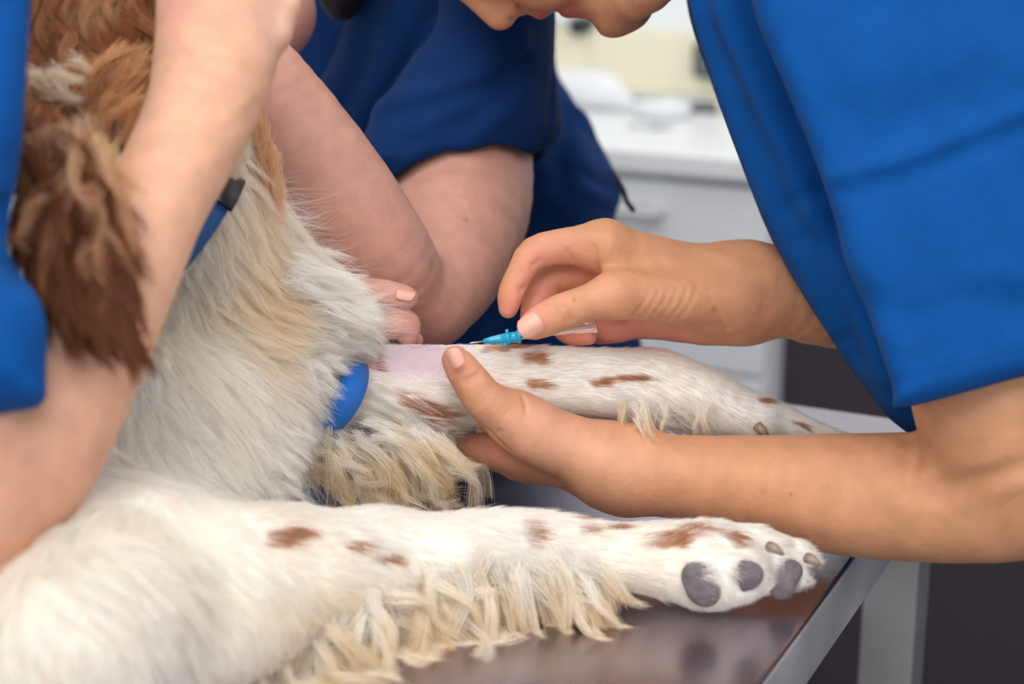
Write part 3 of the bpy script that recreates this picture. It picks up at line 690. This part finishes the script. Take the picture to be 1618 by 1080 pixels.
def dogcol(P, ids=None, skin=False):
    px, py = topx(P); X = P.astype(np.float32)
    col = np.tile(WHITE, (len(P), 1)) * (1 + .05*wob(X, 60, 1)[:, None])
    names, D = dist_ids(P); idn = D.argmin(1) if ids is None else ids
    cr = np.clip(wob(X, 45, 2)*.5+.25, 0, 1)
    col = lerp(col, CREAM, cr*.35)
    isn = (idn == 2) | (idn == 1)
    col = lerp(col, CREAM*[1, .93, .82], np.where(isn, np.clip(gz(px, py, 400, 330, 70, 110)*.5+gz(px, py, 400, 470, 70, 110)*.8*np.clip(wob(X, 60, 9)+.5, 0, 1), 0, 1), 0))
    col = lerp(col, ORNG, np.where(idn == 2, np.clip(gz(px, py, 410, 190, 45, 70)*.7*np.clip(.6+wob(X, 90, 3), 0, 1), 0, 1), 0))
    hd_ = (idn == 3) | (idn == 6) | ((idn == 2) & (px < 300) & (py < 330))
    hc_ = lerp(np.tile(BRN, (len(P), 1)), ORNG, np.clip(.42+.6*wob(X, 75, 5), 0, 1)*np.clip((330-py)/200, .0, 1)*.8)
    hc_ = lerp(hc_, DKBRN, np.clip((py-250)/170, 0, 1)*.75)
    hc_ = lerp(hc_, WHITE*.95, np.clip(gz(px, py, 118, 128, 42, 26)+gz(px, py, 215, 165, 26, 14)+gz(px, py, 190, 250, 24, 45)*.85, 0, 1)*(idn != 6))
    col = np.where(hd_[:, None], hc_, col)
    col = lerp(col, BRN*.85+ORNG*.28, spotk(px, py, SPOTS)*.92*(~hd_))
    col = lerp(col, ORNG, spotk(px, py, FAINT, .8)*.16)
    # yellowish feathering
    ln = (idn == 4); col = lerp(col, YEL*1.05, np.where(ln, np.clip((py-905)/70, 0, 1)*np.clip((1010-px)/100, 0, 1)*np.clip((px-380)/150, 0, 1)*.4, 0))
    lh = (idn == 5); col = lerp(col, YEL*1.05, np.where(lh, np.clip((py-668)/50, 0, 1)*.5, 0))
    if skin:
        sh = gz(px, py, 672, 565, 85, 30)*(idn == 5); col = lerp(col, V([.50, .35, .45]), np.clip(sh*1.2, 0, .85))
        col = lerp(col, V([.66, .50, .54]), np.where(idn == 5, gz(px, py, 640, 600, 130, 60)*.6, 0))
        for x_, y_, a_, b_ in PADS: col = lerp(col, V([.2, .17, .18]), np.clip(1.25-((px-x_)/a_)**2-((py-y_)/b_)**2, 0, 1)*(idn == 4))
        col = lerp(col, V([.78, .50, .42]), gz(px, py, 1225, 862, 38, 16)*.6*(idn == 4))
        col = lerp(col, V([.66, .30, .25]), gz(px, py, 542, 522, 20, 14)*.9)
    return np.clip(col, 0, 1)
M['fur_skin'] = mat('dog_skin', (.8, .8, .8), .8, spec=.1, attr=True)
dog_o, Pd, Fd = body('body', df, M['fur_skin'], dog, .0021, colf=lambda P: dogcol(P, skin=True), lo=V([-.62, -.42, .55]), hi=V([.4, .35, 1.35]))

# ---- coat
def furmat(name):
    m, nt, b = newmat(name)
    a = nt.nodes.new('ShaderNodeAttribute'); a.attribute_name = 'Col'
    b.inputs['Roughness'].default_value = .55; b.inputs['Specular IOR Level'].default_value = .25
    nt.links.new(a.outputs['Color'], b.inputs['Base Color'])
    tr = nt.nodes.new('ShaderNodeBsdfTranslucent'); nt.links.new(a.outputs['Color'], tr.inputs['Color'])
    mx = nt.nodes.new('ShaderNodeMixShader'); mx.inputs[0].default_value = .42
    nt.links.new(b.outputs[0], mx.inputs[1]); nt.links.new(tr.outputs[0], mx.inputs[2])
    nt.links.new(mx.outputs[0], nt.nodes['Material Output'].inputs['Surface'])
    return m
M['fur'] = furmat('fur')
NH = [0]
def hair_obj(name, S, rad, col, parent, label=None, tip=.25):
    """S (n, k, 3) camera space strands; rad (n,) root radius; col (n, 3) or (n, k, 3)"""
    n, k, _ = S.shape; NH[0] += n
    Wd = c2w(S.reshape(-1, 3)); Wd[:, 2] = np.maximum(Wd[:, 2], TZ+.0006) if name != 'stray' else Wd[:, 2]
    Wd = Wd - V(parent.location)
    hc = bpy.data.hair_curves.new(name); hc.add_curves([k]*n)
    hc.attributes['position'].data.foreach_set('vector', Wd.astype(np.float32).ravel()) if 'position' in hc.attributes else None
    t = np.linspace(0, 1, k)
    R = rad[:, None]*(1-(1-tip)*t**2)[None, :]
    ra = hc.attributes.get('radius') or hc.attributes.new('radius', 'FLOAT', 'POINT'); ra.data.foreach_set('value', R.astype(np.float32).ravel())
    if col.ndim == 2: col = np.repeat(col[:, None, :], k, 1)
    ca = hc.attributes.new('Col', 'FLOAT_COLOR', 'POINT')
    ca.data.foreach_set('color', np.concatenate([np.clip(col, 0, 1), np.ones((n, k, 1))], 2).astype(np.float32).ravel())
    o = bpy.data.objects.new(name, hc); sc.collection.objects.link(o); hc.materials.append(M['fur']); o.parent = parent
    o['kind'] = 'stuff'
    if label: o['label'] = label
    return o
def nrm(v): return v/np.maximum(np.linalg.norm(v, axis=-1, keepdims=True), 1e-9)
GR = V([RT[2], UP[2], FW[2]])*-1                 # gravity in camera space
def sample(P, F, n, wfun):
    A, B_, C = P[F[:, 0]], P[F[:, 1]], P[F[:, 2]]; D_ = P[F[:, 3]]
    N = np.cross(C-A, D_-B_); ar = np.linalg.norm(N, axis=1)*.5; cen = (A+B_+C+D_)/4
    N = -nrm(N)                                  # camera space is left-handed
    w_ = ar*wfun(cen, N); p = w_/w_.sum()
    i = rng.choice(len(F), n, p=p); u, v = rng.random((2, n, 1))
    X = (A[i]*(1-u)+B_[i]*u)*(1-v)+(D_[i]*(1-u)+C[i]*u)*v
    return X, N[i]
FLOW = []                                          # strokes (from, to) in pixel+depth
def stroke(*p, w=1.0):
    for a, b in zip(p[:-1], p[1:]): A, B_ = q(*a), q(*b); FLOW.append((A*.5+B_*.5, (B_-A)/np.linalg.norm(B_-A), w))
stroke((120, 60, .93), (130, 150, .93), (140, 230, .92)); stroke((200, 60, .93), (190, 150, .93), (180, 240, .92)); stroke((240, 110, .93), (160, 140, .93))
stroke((300, 200, .95), (340, 300, .95), (380, 400, .96)); stroke((400, 180, .98), (425, 260, .98), (455, 350, .99), (520, 440, 1.0), (590, 505, 1.02))
stroke((350, 420, .92), (420, 480, .95), (500, 520, .98), (580, 530, 1.0), w=1.3); stroke((300, 480, .90), (330, 580, .90), (380, 680, .93), (430, 760, .95))
stroke((440, 560, .96), (500, 580, .98), (560, 590, 1.0)); stroke((430, 620, .96), (480, 680, .97), (480, 740, .98)); stroke((200, 600, .88), (160, 720, .86), (100, 860, .85))
stroke((240, 660, .90), (250, 760, .89), (270, 880, .88), (300, 1000, .88)); stroke((300, 700, .90), (370, 760, .92), (430, 800, .94))
stroke((50, 950, .82), (80, 1060, .82)); stroke((300, 850, .88), (420, 870, .92), (560, 880, .94), (700, 880, .95), (850, 880, .95), (1000, 890, .95), (1140, 895, .94), (1280, 900, .94), w=1.4)
stroke((300, 930, .87), (380, 990, .87), (430, 1050, .88)); stroke((600, 910, .93), (680, 950, .93), (720, 1000, .93)); stroke((850, 900, .93), (900, 940, .93)); stroke((1000, 910, .93), (1050, 945, .93)); stroke((1180, 930, .94), (1180, 970, .94))
stroke((570, 580, 1.03), (650, 590, 1.04), (760, 590, 1.04), (900, 590, 1.05), (1050, 600, 1.06), (1150, 640, 1.07), (1280, 680, 1.09), w=1.4)
stroke((560, 640, 1.03), (640, 670, 1.03), (720, 670, 1.04), w=1.2); stroke((640, 560, 1.03), (640, 600, 1.03), (700, 640, 1.03)); stroke((540, 650, 1.02), (560, 710, 1.02), (600, 750, 1.02)); stroke((980, 640, 1.05), (1000, 680, 1.05)); stroke((1080, 640, 1.06), (1120, 690, 1.06))
FLP, FLD, FLW = V([a for a, _, _ in FLOW]), V([b for _, b, _ in FLOW]), V([c for _, _, c in FLOW])
def flow(X, N):
    out = np.zeros_like(X)
    for s in range(0, len(X), 40000):
        d2 = ((X[s:s+40000, None, :]-FLP[None])**2).sum(2)
        w_ = FLW/(d2**2+1e-8); out[s:s+40000] = (w_[:, :, None]*FLD[None]).sum(1)/w_.sum(1)[:, None]
    out = nrm(out)
    sw = np.stack([wob(X.astype(np.float32), 55, 61), wob(X.astype(np.float32), 55, 62), wob(X.astype(np.float32), 55, 63)], 1)
    out = nrm(out + (.26*sw) + .0*N)
    return out
def coat(name, X, N, L, lift, curl, clump, cell, grav, rad, col, label=None, K=7, freq=7.0, drop=True):
    n = len(X); Fl = flow(X, N); Ft = nrm(Fl - N*(Fl*N).sum(1)[:, None])
    c3 = np.floor((X + .35*cell[:, None]*np.stack([wob(X.astype(np.float32), 200, 71), wob(X.astype(np.float32), 200, 72), wob(X.astype(np.float32), 200, 73)], 1))/cell[:, None]).astype(np.int64)
    key = (c3[:, 0]*73856093) ^ (c3[:, 1]*19349663) ^ (c3[:, 2]*83492791)
    _, inv = np.unique(key, return_inverse=True); m = inv.max()+1; cnt = np.bincount(inv, minlength=m)[:, None]
    def mean(A): return np.stack([np.bincount(inv, weights=A[:, j], minlength=m) for j in range(A.shape[1])], 1)/cnt
    jl = rng.normal(size=(m, 3))*.22; R0 = mean(X)[inv]; Nl = nrm(mean(N))[inv]; Tl = nrm(mean(Ft)+jl)[inv]
    ll = (.75+.5*rng.random(m))[inv]; ph = (rng.random(m)*6.28)[inv]; fq = (freq*(.7+.6*rng.random(m)))[inv]
    Ls = L*(.6+.6*rng.random(n))*(.6+.4*ll)
    d0 = nrm(Ft*(1-lift[:, None]) + N*lift[:, None] + rng.normal(size=(n, 3))*.10); dl = nrm(Tl*(1-lift[:, None]) + Nl*lift[:, None])
    t = np.linspace(0, 1, K)[None, :, None]
    own = X[:, None] + Ls[:, None, None]*(d0[:, None]*(t-.35*t*t) + Ft[:, None]*.35*t*t + GR*grav[:, None, None]*t*t)
    lk = R0[:, None] + Ls[:, None, None]*(dl[:, None]*(t-.35*t*t) + Tl[:, None]*.35*t*t + GR*grav[:, None, None]*t*t) + (X-R0)[:, None]*.25
    e1 = nrm(np.cross(Tl, Nl)); tt = t[..., 0]
    amp = (curl*Ls)[:, None]*tt
    lk = lk + e1[:, None]*(amp*np.sin(fq[:, None]*tt+ph[:, None]))[..., None] + Nl[:, None]*(amp*.6*np.cos(fq[:, None]*tt+ph[:, None]+.4))[..., None]
    cf_ = (clump[:, None, None]*np.clip(t*1.6, 0, 1))
    S = own*(1-cf_) + lk*cf_
    if drop:
        Q = S[:, [2, 4, -1]].reshape(-1, 3).astype(np.float32); bad = np.zeros(len(Q), bool)
        for f_, lo_, hi_ in OTHER: 
            px, py = topx(Q); sel = (px > lo_[0]) & (px < hi_[0]) & (py > lo_[1]) & (py < hi_[1])
            if sel.any(): bad[np.where(sel)[0]] |= f_.run(Q[sel]) < .0006
        ok = ~bad.reshape(-1, 3).any(1)
        S, col, rad = S[ok], col[ok], rad[ok]
    br = (.88+.2*rng.random(len(S)))[:, None]
    return hair_obj(name, S, rad, col*br, dog, label)
OTHER = [(FA, (-50, -50), (520, 960)), (FB, (380, 60), (720, 560)), (FC, (680, 330), (1330, 860))]
def density(c, N):
    px, py = topx(c); vis = np.where(N[:, 2] < .35, 1.0, .12)
    infr = np.where((px > -60) & (px < 1680) & (py > -60) & (py < 1140), 1.0, .12)
    arm = FA.run(c.astype(np.float32)*V([.87, .87, .87], dtype=np.float32) if False else c.astype(np.float32))
    sh = 1 - .88*np.clip(gz(px, py, 665, 562, 80, 28)*1.4, 0, 1)
    return vis*infr*sh*(np.abs(c[:, 2]) > 0)
QL = 1.0
X, N = sample(Pd, Fd, int(300000*QL), density)
flip = ((N*X).sum(1) > 0).mean(); print('normals away', flip)
names, D = dist_ids(X); idn = D.argmin(1); px, py = topx(X)

Lt = V([.024, .030, .030, .024, .013, .0085, .022])[idn]; Lf = V([.13, .20, .20, .22, .12, .08, .06])[idn]; Cu = V([.05, .08, .10, .15, .03, .02, .10])[idn]
Cl = V([.32, .45, .55, .8, .22, .22, .7])[idn]; Ce = V([.006, .006, .007, .008, .004, .003, .006])[idn]; Gv = V([.04, .05, .10, .1, .02, .01, .15])[idn]; Ra = V([.00010, .00010, .00011, .00012, .00009, .000075, .00012])[idn]
paw = (idn == 4) & (px > 1060); Lt = np.where(paw, .009, Lt)
sh = gz(px, py, 665, 565, 100, 40); Lt = np.where(idn == 5, Lt*(1-.45*sh), Lt)
up = (idn == 5) & (px < 720) & (py > 600); Lt = np.where(up, .020, Lt); Ce = np.where(up, .006, Ce); Cl = np.where(up, .75, Cl)
mid = (idn == 5) & (px > 960) & (px < 1120) & (py > 625); Lt = np.where(mid, .022, Lt); Cu = np.where(mid, .16, Cu); Cl = np.where(mid, .8, Cl)
body_ids = np.isin(idn, [0, 1, 2]); col = dogcol(X, idn)
pk = np.zeros(len(X), bool)
for x, y, a, b_ in PADS[:2]: pk |= ((px-x)/a)**2+((py-y)/b_)**2 < .80
keep = ~(pk & (N[:, 2] < .2))
def part(name, sel, label):
    s = sel & keep; coat(name, X[s], N[s], Lt[s], Lf[s], Cu[s], Cl[s], Ce[s], Gv[s], Ra[s], col[s], label)
part('coat', body_ids, 'white and cream chest and neck coat')
part('head_fur', idn == 3, 'wavy reddish brown head fur with a white patch')
part('ear_fur', idn == 6, 'dark brown ear fur')
part('foreleg_fur', idn == 4, 'short white fur with brown spots on the near foreleg')
part('raised_leg_fur', idn == 5, 'short white fur with brown spots on the raised foreleg')

# ---- long curly locks (feathering, ear waves, chest ruff)
def locks(name, path, n, L, down, curl, turns, per, spread, c0, c1, rad=.00012, K=14, jit=.006, seed=0, label=None, drop=True, hang=.5):
    r = np.random.default_rng(seed); Pp = V([q(*p) for p in path]); m = len(Pp)-1
    S, C = [], []
    d = V([down[0], -down[1], down[2]], float); d /= np.linalg.norm(d)
    for i in range(n):
        u = r.random()*m; k = min(int(u), m-1); p0 = Pp[k]*(1-u+k)+Pp[k+1]*(u-k) + np.clip(r.normal(size=3), -1.5, 1.5)*jit*V([.8, 1, .5])
        dd = nrm(d + r.normal(size=3)*[.35, .22, .22]); e1 = nrm(np.cross(dd, [r.normal()*.3, .2, 1])); e2 = np.cross(dd, e1)
        l = L*(.6+.7*r.random()); ph = r.random()*6.28; tr = turns*(.6+.8*r.random())*r.choice([-1, 1]); A = curl*(.5+r.random())*l
        cmix = r.random()
        t = np.linspace(0, 1, K)[None, :, None]; off = r.normal(size=(per, 1, 3))*spread; lj = (.8+.35*r.random((per, 1, 1)))
        ang = tr*6.28*t**1.25+ph
        g = p0 + l*lj*t*dd + GR*hang*l*t*t + A*(t**.9)*(e1*(np.sin(ang)-np.sin(ph)*(1-t)) + e2*.8*(np.cos(ang)-np.cos(ph)*(1-t)))
        s_ = g + off*(1-.80*t**.8) + r.normal(size=(per, 1, 3))*.0012*t
        S.append(s_); tw = t[0]**1.2*(.5+.5*cmix); cc = (V(c0)*(1-tw)+V(c1)*tw)*(.92+.12*r.random()); C.append(np.repeat(cc[None], per, 0)*(.9+.2*r.random((per, 1, 1))))
    S, C = np.concatenate(S), np.concatenate(C)
    if drop:
        Q = S[:, ::2].reshape(-1, 3).astype(np.float32); bad = np.zeros(len(Q), bool)
        for f_, lo_, hi_ in OTHER: bad |= f_.run(Q) < .0006
        ok = ~bad.reshape(len(S), -1).any(1); S, C = S[ok], C[ok]
    return hair_obj(name, S, np.full(len(S), rad), C, dog, label)
YT = YEL*[1.02, .95, .85]
locks('feathering', [(470, 965, .915), (550, 940, .93), (640, 920, .945), (760, 905, .955)], 95, .038, (.45, 1, -.12), .26, 1.1, 70, .0030, WHITE, YT, jit=.009, seed=1, label='curly cream feathering under the near foreleg')
locks('feathering', [(640, 925, .950), (760, 905, .958), (880, 900, .96), (930, 905, .962)], 85, .027, (.75, .8, -.1), .12, .6, 60, .0028, WHITE, YT, jit=.008, seed=2, label='straighter cream feathering behind the near wrist')
locks('feathering', [(330, 1050, .885), (420, 1020, .90), (500, 990, .91), (580, 965, .925)], 90, .034, (.4, 1, -.2), .22, .9, 50, .0026, WHITE, YT, jit=.009, seed=3, label='curly cream feathering at the near elbow')
locks('feathering', [(470, 690, 1.035), (540, 712, 1.04), (620, 720, 1.045), (690, 715, 1.05)], 100, .026, (.9, .8, -.1), .28, .9, 45, .0020, WHITE, YT, jit=.008, seed=4, label='curly yellowish feathering under the raised foreleg')
locks('feathering', [(560, 690, 1.03), (620, 690, 1.03), (690, 690, 1.04)], 34, .028, (1, .35, -.05), .06, .4, 40, .0018, WHITE, YT*1.05, rad=.0001, seed=5, label='long pale strands swept towards the hand')
locks('feathering', [(990, 640, 1.05), (1010, 645, 1.052), (1060, 650, 1.055), (1100, 655, 1.06)], 50, .017, (.25, 1, -.1), .16, .7, 45, .0014, WHITE, YT, rad=.00010, seed=6, label='curly cream tuft behind the raised wrist')
locks('ruff', [(455, 430, .985), (510, 470, 1.0), (545, 505, 1.01)], 60, .022, (1, .1, -.0), .07, .4, 45, .0034, WHITE, WHITE, rad=.0001, seed=7, hang=.1, label='bright white ruff at the point of the shoulder')
locks('ruff', [(440, 560, .985), (480, 580, 1.0), (500, 560, 1.01)], 30, .018, (.9, .55, -.05), .06, .4, 40, .0025, WHITE, WHITE, rad=.00009, seed=8, hang=.15, label='white strands falling over the blue strap')
locks('ruff', [(410, 640, .975), (430, 700, .975), (420, 760, .97)], 50, .020, (.8, .5, .1), .08, .5, 40, .0028, WHITE*.97, WHITE, rad=.0001, seed=9, hang=.2, label='white chest fringe over the table')
locks('ruff', [(400, 190, .985), (412, 250, .985), (425, 310, .99)], 46, .022, (.25, 1, 0), .14, .7, 45, .0024, ORNG*1.1, CREAM, seed=10, label='orange cream neck curls')
locks('ruff', [(320, 280, .94), (345, 250, .95), (380, 230, .96)], 30, .022, (-.5, 1, -.1), .10, .5, 40, .002, CREAM, CREAM, seed=11, label='cream curls over the collar')
locks('ear_waves', [(55, 235, .818), (90, 215, .818), (130, 215, .818), (160, 250, .815)], 20, .068, (.16, 1, -.44), .07, 1.4, 40, .0026, CREAM*[.8, .62, .48], BRN*1.2, seed=12, hang=.0, drop=False, label='long wavy tan strands over the dark ear', K=20)
locks('ear_waves', [(40, 260, .817), (80, 300, .812), (120, 290, .812), (135, 300, .812), (90, 220, .82)], 60, .050, (.22, 1, -.44), .06, 1.0, 80, .0040, BRN*.75, DKBRN*1.2, seed=13, hang=.0, drop=False, label='dark brown wavy ear hair', K=18)
locks('head_waves', [(70, 20, .93), (120, 60, .92), (190, 60, .925), (220, 20, .93)], 34, .045, (.3, 1, -.1), .14, .8, 60, .0030, BRN*1.1, ORNG*.95, seed=14, hang=.0, label='wavy reddish brown head hair', K=16)
locks('head_waves', [(240, 60, .92), (200, 110, .91), (230, 150, .91), (120, 110, .91)], 22, .034, (-.8, .75, -.1), .16, .8, 50, .0024, ORNG*1.1, ORNG*1.25, seed=15, hang=.1, label='cream curls on the cheek', K=16)
locks('head_waves', [(70, 128, .895), (100, 112, .892), (130, 112, .892)], 6, .013, (.9, .25, -.1), .18, .6, 60, .0026, CREAM, CREAM*.9, seed=16, hang=.1, label='white patch of cheek hair', K=12)
locks('stray_hair', [(425, 300, .99), (450, 360, .985), (500, 430, .99), (555, 480, 1.0), (590, 515, 1.02)], 300, .024, (.9, .1, 0), .10, .5, 2, .002, WHITE, WHITE, rad=.00005, seed=20, hang=.05, jit=.006, label='fine stray white hairs along the chest outline')
locks('stray_hair', [(470, 720, 1.0), (440, 760, .98), (600, 740, 1.04), (690, 740, 1.05)], 90, .022, (.6, 1, 0), .14, .6, 2, .002, WHITE, YT, rad=.00005, seed=21, hang=.1, jit=.006, label='fine stray hairs over the table between the forelegs')
print('HAIRS', NH[0])

# ---- paw pads and claws
M['pad'] = mat('paw_pad', (.17, .145, .155), .75, spec=.3, noise=(150, .35), bump=[('voronoi', 900, .6, .0008)])
M['claw'] = mat('claw', (.30, .22, .16), .35)
for (x, y, a, b_, rot, dz) in ((1180, 908, 29, 27, 0, .006), (1243, 914, 20, 37, 32, .006), (1108, 920, 30, 40, -25, .004)):
    g = Field(); h = {1180: .020, 1243: .020, 1108: .025}[x]; dd = depth_at(x, y, h)
    # front surface of the toe along this ray
    zs = np.linspace(dd-.06, dd+.02, 160).astype(np.float32); pts = np.stack([q(x, y, z_) for z_ in zs]).astype(np.float32); fz = df.run(pts)
    hit = zs[np.argmax(fz < 0)] if (fz < 0).any() else dd-.02
    ca, sa = math.cos(math.radians(rot)), math.sin(math.radians(rot)); d_ = (b_-a)
    long_ = (sa*abs(d_), -ca*abs(d_)) if b_ > a else (ca*abs(d_), sa*abs(d_))
    r_ = min(a, b_)
    g.add(Chain([(x-long_[0], y-long_[1], hit+.0025, r_), (x+long_[0]*.9, y+long_[1]*.9, hit+.0025, r_*.92)], flat=((.15, .1, 1), .5)), .004)
    g.rough(.0005, 300, 5); body('paw_pad', g, M['pad'], dog, .001, m=.012)
for (x, y, h, dx, dy) in ((1224, 866, .040, 14, 10), (1284, 884, .030, 12, 9)):
    dd = depth_at(x, y, h)-.022
    tube('claw', V([q(x-8, y-3, dd+.004), q(x, y, dd), q(x+dx*.6, y+dy*.5, dd), q(x+dx, y+dy, dd+.001)]), .003, M['claw'], dog, rs=[.0032, .0028, .0020, .0006])
tube('claw', V([q(1196, 672, 1.075), q(1206, 682, 1.072), q(1214, 690, 1.074)]), .003, M['claw'], dog, rs=[.0034, .003, .001])

# ---- collar (worn by the dog) and the blue tourniquet strap
def band(name, c, e1, e2, a0, a1, wid, th, mt, parent=None, n=64, bulge=0):
    c, e1, e2 = V(c), V(e1), V(e2); nn = np.cross(e1, e2); nn /= np.linalg.norm(nn); P, F = [], []
    for i in range(n+1):
        a = a0+(a1-a0)*i/n; r = math.cos(a)*e1+math.sin(a)*e2; ru = r/np.linalg.norm(r)
        for s, k in ((-.5, 0), (.5, 0), (.5, 1), (-.5, 1)): P.append(c + r + ru*th*k + nn*wid*s)
    for i in range(n):
        for k in range(4): F.append([i*4+k, i*4+(k+1) % 4, i*4+4+(k+1) % 4, i*4+4+k])
    return mesh_obj(name, V(P), F, mt, parent, False)
M['strap'] = mat('blue_webbing', (.006, .16, .62), .7, sheen=.1, bump=[('noise', 2600, .5, .0006), ('wave', 700, .3, .0006)])
M['collar'] = mat('dark_blue_webbing', (.014, .07, .22), .7, bump=[('noise', 2200, .5, .0006)])
cl = band('collar', q(286, 356, .985), q(368, 262, .985)-q(300, 352, .985), q(312, 372, .925)-q(300, 352, .985), 0, 2*math.pi, .019, .002, M['collar'], dog)
cl['label'] = 'dark blue webbing collar'
bk = band('collar_buckle', q(286, 356, .985), (q(368, 262, .985)-q(300, 352, .985))*1.03, (q(312, 372, .925)-q(300, 352, .985))*1.03, .35, .95, .022, .004, M['black'], dog, 12)
p = c2w(q(520, 620, 1.06))
tq = tag(band('tourniquet', q(505, 620, 1.066), q(541, 552, 1.066)-q(505, 620, 1.066), q(548, 630, 1.028)-q(505, 620, 1.066), 0, 2*math.pi, .0180, .0016, M['strap'], None), 'bright blue tourniquet strap wrapped around the top of the raised foreleg', 'tourniquet')

# ---- catheter
def lathe_px(name, pts, mt, parent, n=20):
    """(x, y, depth, radius px) along an axis, surface of revolution"""
    P = [q(x, y, d) for x, y, d, r in pts]; return tube(name, V(P), 0, mt, parent, n, rs=[r*d/FPX for x, y, d, r in pts])
M['teal'] = mat('turquoise_plastic', (.004, .36, .60), .22, spec=.5, coat=.3)
M['clear'] = mat('clear_plastic', (.93, .90, .92), .10, trans=.88)
M['needle'] = mat('needle_steel', (.75, .75, .76), .2, metal=1)
p = c2w(q(800, 534, 1.047)); ct = empty('catheter', p, 'small turquoise intravenous catheter with clear chamber held between thumb and fingers', 'catheter')
def ax(t, d=1.047): return (763+180*t, 539-24*t)
def seg(name, ts, mt, par=ct):
    return lathe_px(name, [(*ax(t), 1.047+.004*t, r) for t, r in ts], mt, par)
seg('needle', [(-.13, .35), (-.10, 1.0), (0.03, 1.1)], M['needle'])
seg('hub', [(0, 1.5), (.01, 3.6), (.06, 5.6), (.14, 7.4), (.20, 8.2), (.205, 10.0), (.225, 10.0), (.23, 8.4), (.30, 8.8), (.305, 10.6), (.33, 10.6), (.335, 6)], M['teal'])
seg('chamber', [(.33, 5), (.40, 5.2), (.46, 5.4), (.64, 5.6), (.80, 5.8), (.82, 7.2), (.86, 7.6), (.97, 8.6), (.975, 10.5), (.995, 10.5), (1.0, 8)], M['clear'])
for t, s in ((.215, -1), (.20, 1)):
    x, y = ax(t); tube('lug', V([q(x, y+s*6, 1.047), q(x-1, y+s*14, 1.047)]), .0011, M['teal'], ct, 8)

# ---- things on and above the worktop
def wpt(x, y, z): return plane_hit(x, y, z)
def blob(name, x, y, sx, sy, sz, mt, label, cat, rot=0, parent=None, z=CZ, flat=.45):
    p = wpt(x, y, z); e = empty(name, (p[0], p[1], z), label, cat)
    return e, p
e, p = blob('rolled_cloth', 948, 172, 0, 0, 0, M['white_plastic'], 'rounded white padded bundle lying on the worktop beside the darker blue scrubs', 'bundle')
g = Field(); a = w2c(p + V([0, 0, .03])); s_ = w2c(p + V([-.10, 0.02, .026]))
g.add(Chain([(*s_, .028), (*a, .030), (*w2c(p+V([.045, 0, .012])), .014)], px=False, sub=3), .01); g.rough(.002, 60, 3)
class UpZ:
    L = 1.0
    def __init__(s, z): s.n = V([RT[2], UP[2], FW[2]]).astype(np.float32); s.z = z
    def __call__(s, X): return X @ s.n + TZ + H - s.z
g.clip(UpZ(CZ+.001)); body('cloth', g, M['white_plastic'], e, .003)
for (x, y, wd, dp, hh, mt, nm, lb, ct_) in ((1000, 170, .055, .02, .012, 'grey', 'marker_pen', 'dark grey pen lying at the back of the worktop', 'pen'), (1045, 186, .045, .05, .022, 'white_plastic', 'plastic_dish', 'low white plastic dish on the worktop', 'dish'),
        (1112, 178, .05, .02, .012, 'grey', 'marker_pen', 'dark pen with a yellow band lying right of the white dish', 'pen'), (1025, 203, .035, .012, .004, 'alu', 'spatula', 'flat silver instrument near the front of the worktop', 'instrument')):
    p = wpt(x, y, CZ); e = empty(nm, (p[0], p[1], CZ), lb, ct_)
    if nm == 'marker_pen':
        tube('barrel', V([[p[0]-wd, p[1], CZ+.0095], [p[0]-wd+.004, p[1], CZ+.0095], [p[0]+wd*.5, p[1], CZ+.0095]]), .009, M['grey'], e, world=True)
        tube('cap', V([[p[0]+wd*.5, p[1], CZ+.0095], [p[0]+wd, p[1], CZ+.0095]]), .0095, M['yellow'] if x > 1100 else M['grey'], e, world=True)
    elif nm == 'plastic_dish':
        P3, F3 = [], []; pr = [(.0, .002), (.036, .002), (.043, .020), (.047, .022), (.047, .019), (.040, .0005), (.0, .0005)]
        for k, (r_, z_) in enumerate(pr):
            for j in range(32): a_ = j/32*6.2832; P3.append([p[0]+r_*math.cos(a_), p[1]+r_*math.sin(a_), CZ+.0005+z_])
        F3 = [[k*32+j, k*32+(j+1) % 32, (k+1)*32+(j+1) % 32, (k+1)*32+j] for k in range(len(pr)-1) for j in range(32)]
        mesh_obj('bowl', V(P3), F3, M['white_plastic'], e, world=True)
    else:
        boxes('blade', [bx(p[0]-wd, p[0]+wd*.2, p[1]-dp/2, p[1]+dp/2, CZ+.0005, CZ+.003, .0008)], M['alu'], e)
        tube('grip', V([[p[0]+wd*.2, p[1], CZ+.004], [p[0]+wd, p[1], CZ+.004]]), .0035, M['alu'], e, world=True)
# wall lamp arm with black joint, and dark dispenser on the wall
pw = c2w(q(922, 40, 1.0)) - CAM; pw = CAM + pw*((YB-.02-CAM[1])/pw[1])
e = empty('wall_bracket', (pw[0], YB, pw[2]), 'thin grey arm with a black knob on the white wall above the splashback', 'bracket')
tube('arm', V([[pw[0]-.16, YB-.022, pw[2]-.055], [pw[0]-.06, YB-.03, pw[2]-.005], [pw[0], YB-.03, pw[2]+.02]]), .005, M['alu'], e, world=True)
tube('knob', V([[pw[0], YB-.05, pw[2]], [pw[0], YB-.001, pw[2]]]), .015, M['black'], e, 20, world=True)
pw = c2w(q(1108, 92, 1.0)) - CAM; pw = CAM + pw*((YB-.02-CAM[1])/pw[1])
e = empty('power_socket', (pw[0], YB, pw[2]), 'black socket on the pale yellow splashback beside the bright blue scrubs', 'socket')
boxes('housing', [bx(pw[0]-.008, pw[0]+.05, YB-.045, YB-.013, pw[2]-.03, pw[2]+.028, .008)], M['black'], e)
boxes('cover', [bx(pw[0], pw[0]+.042, YB-.049, YB-.0455, pw[2]-.022, pw[2]+.020, .0015)], M['grey'], e)
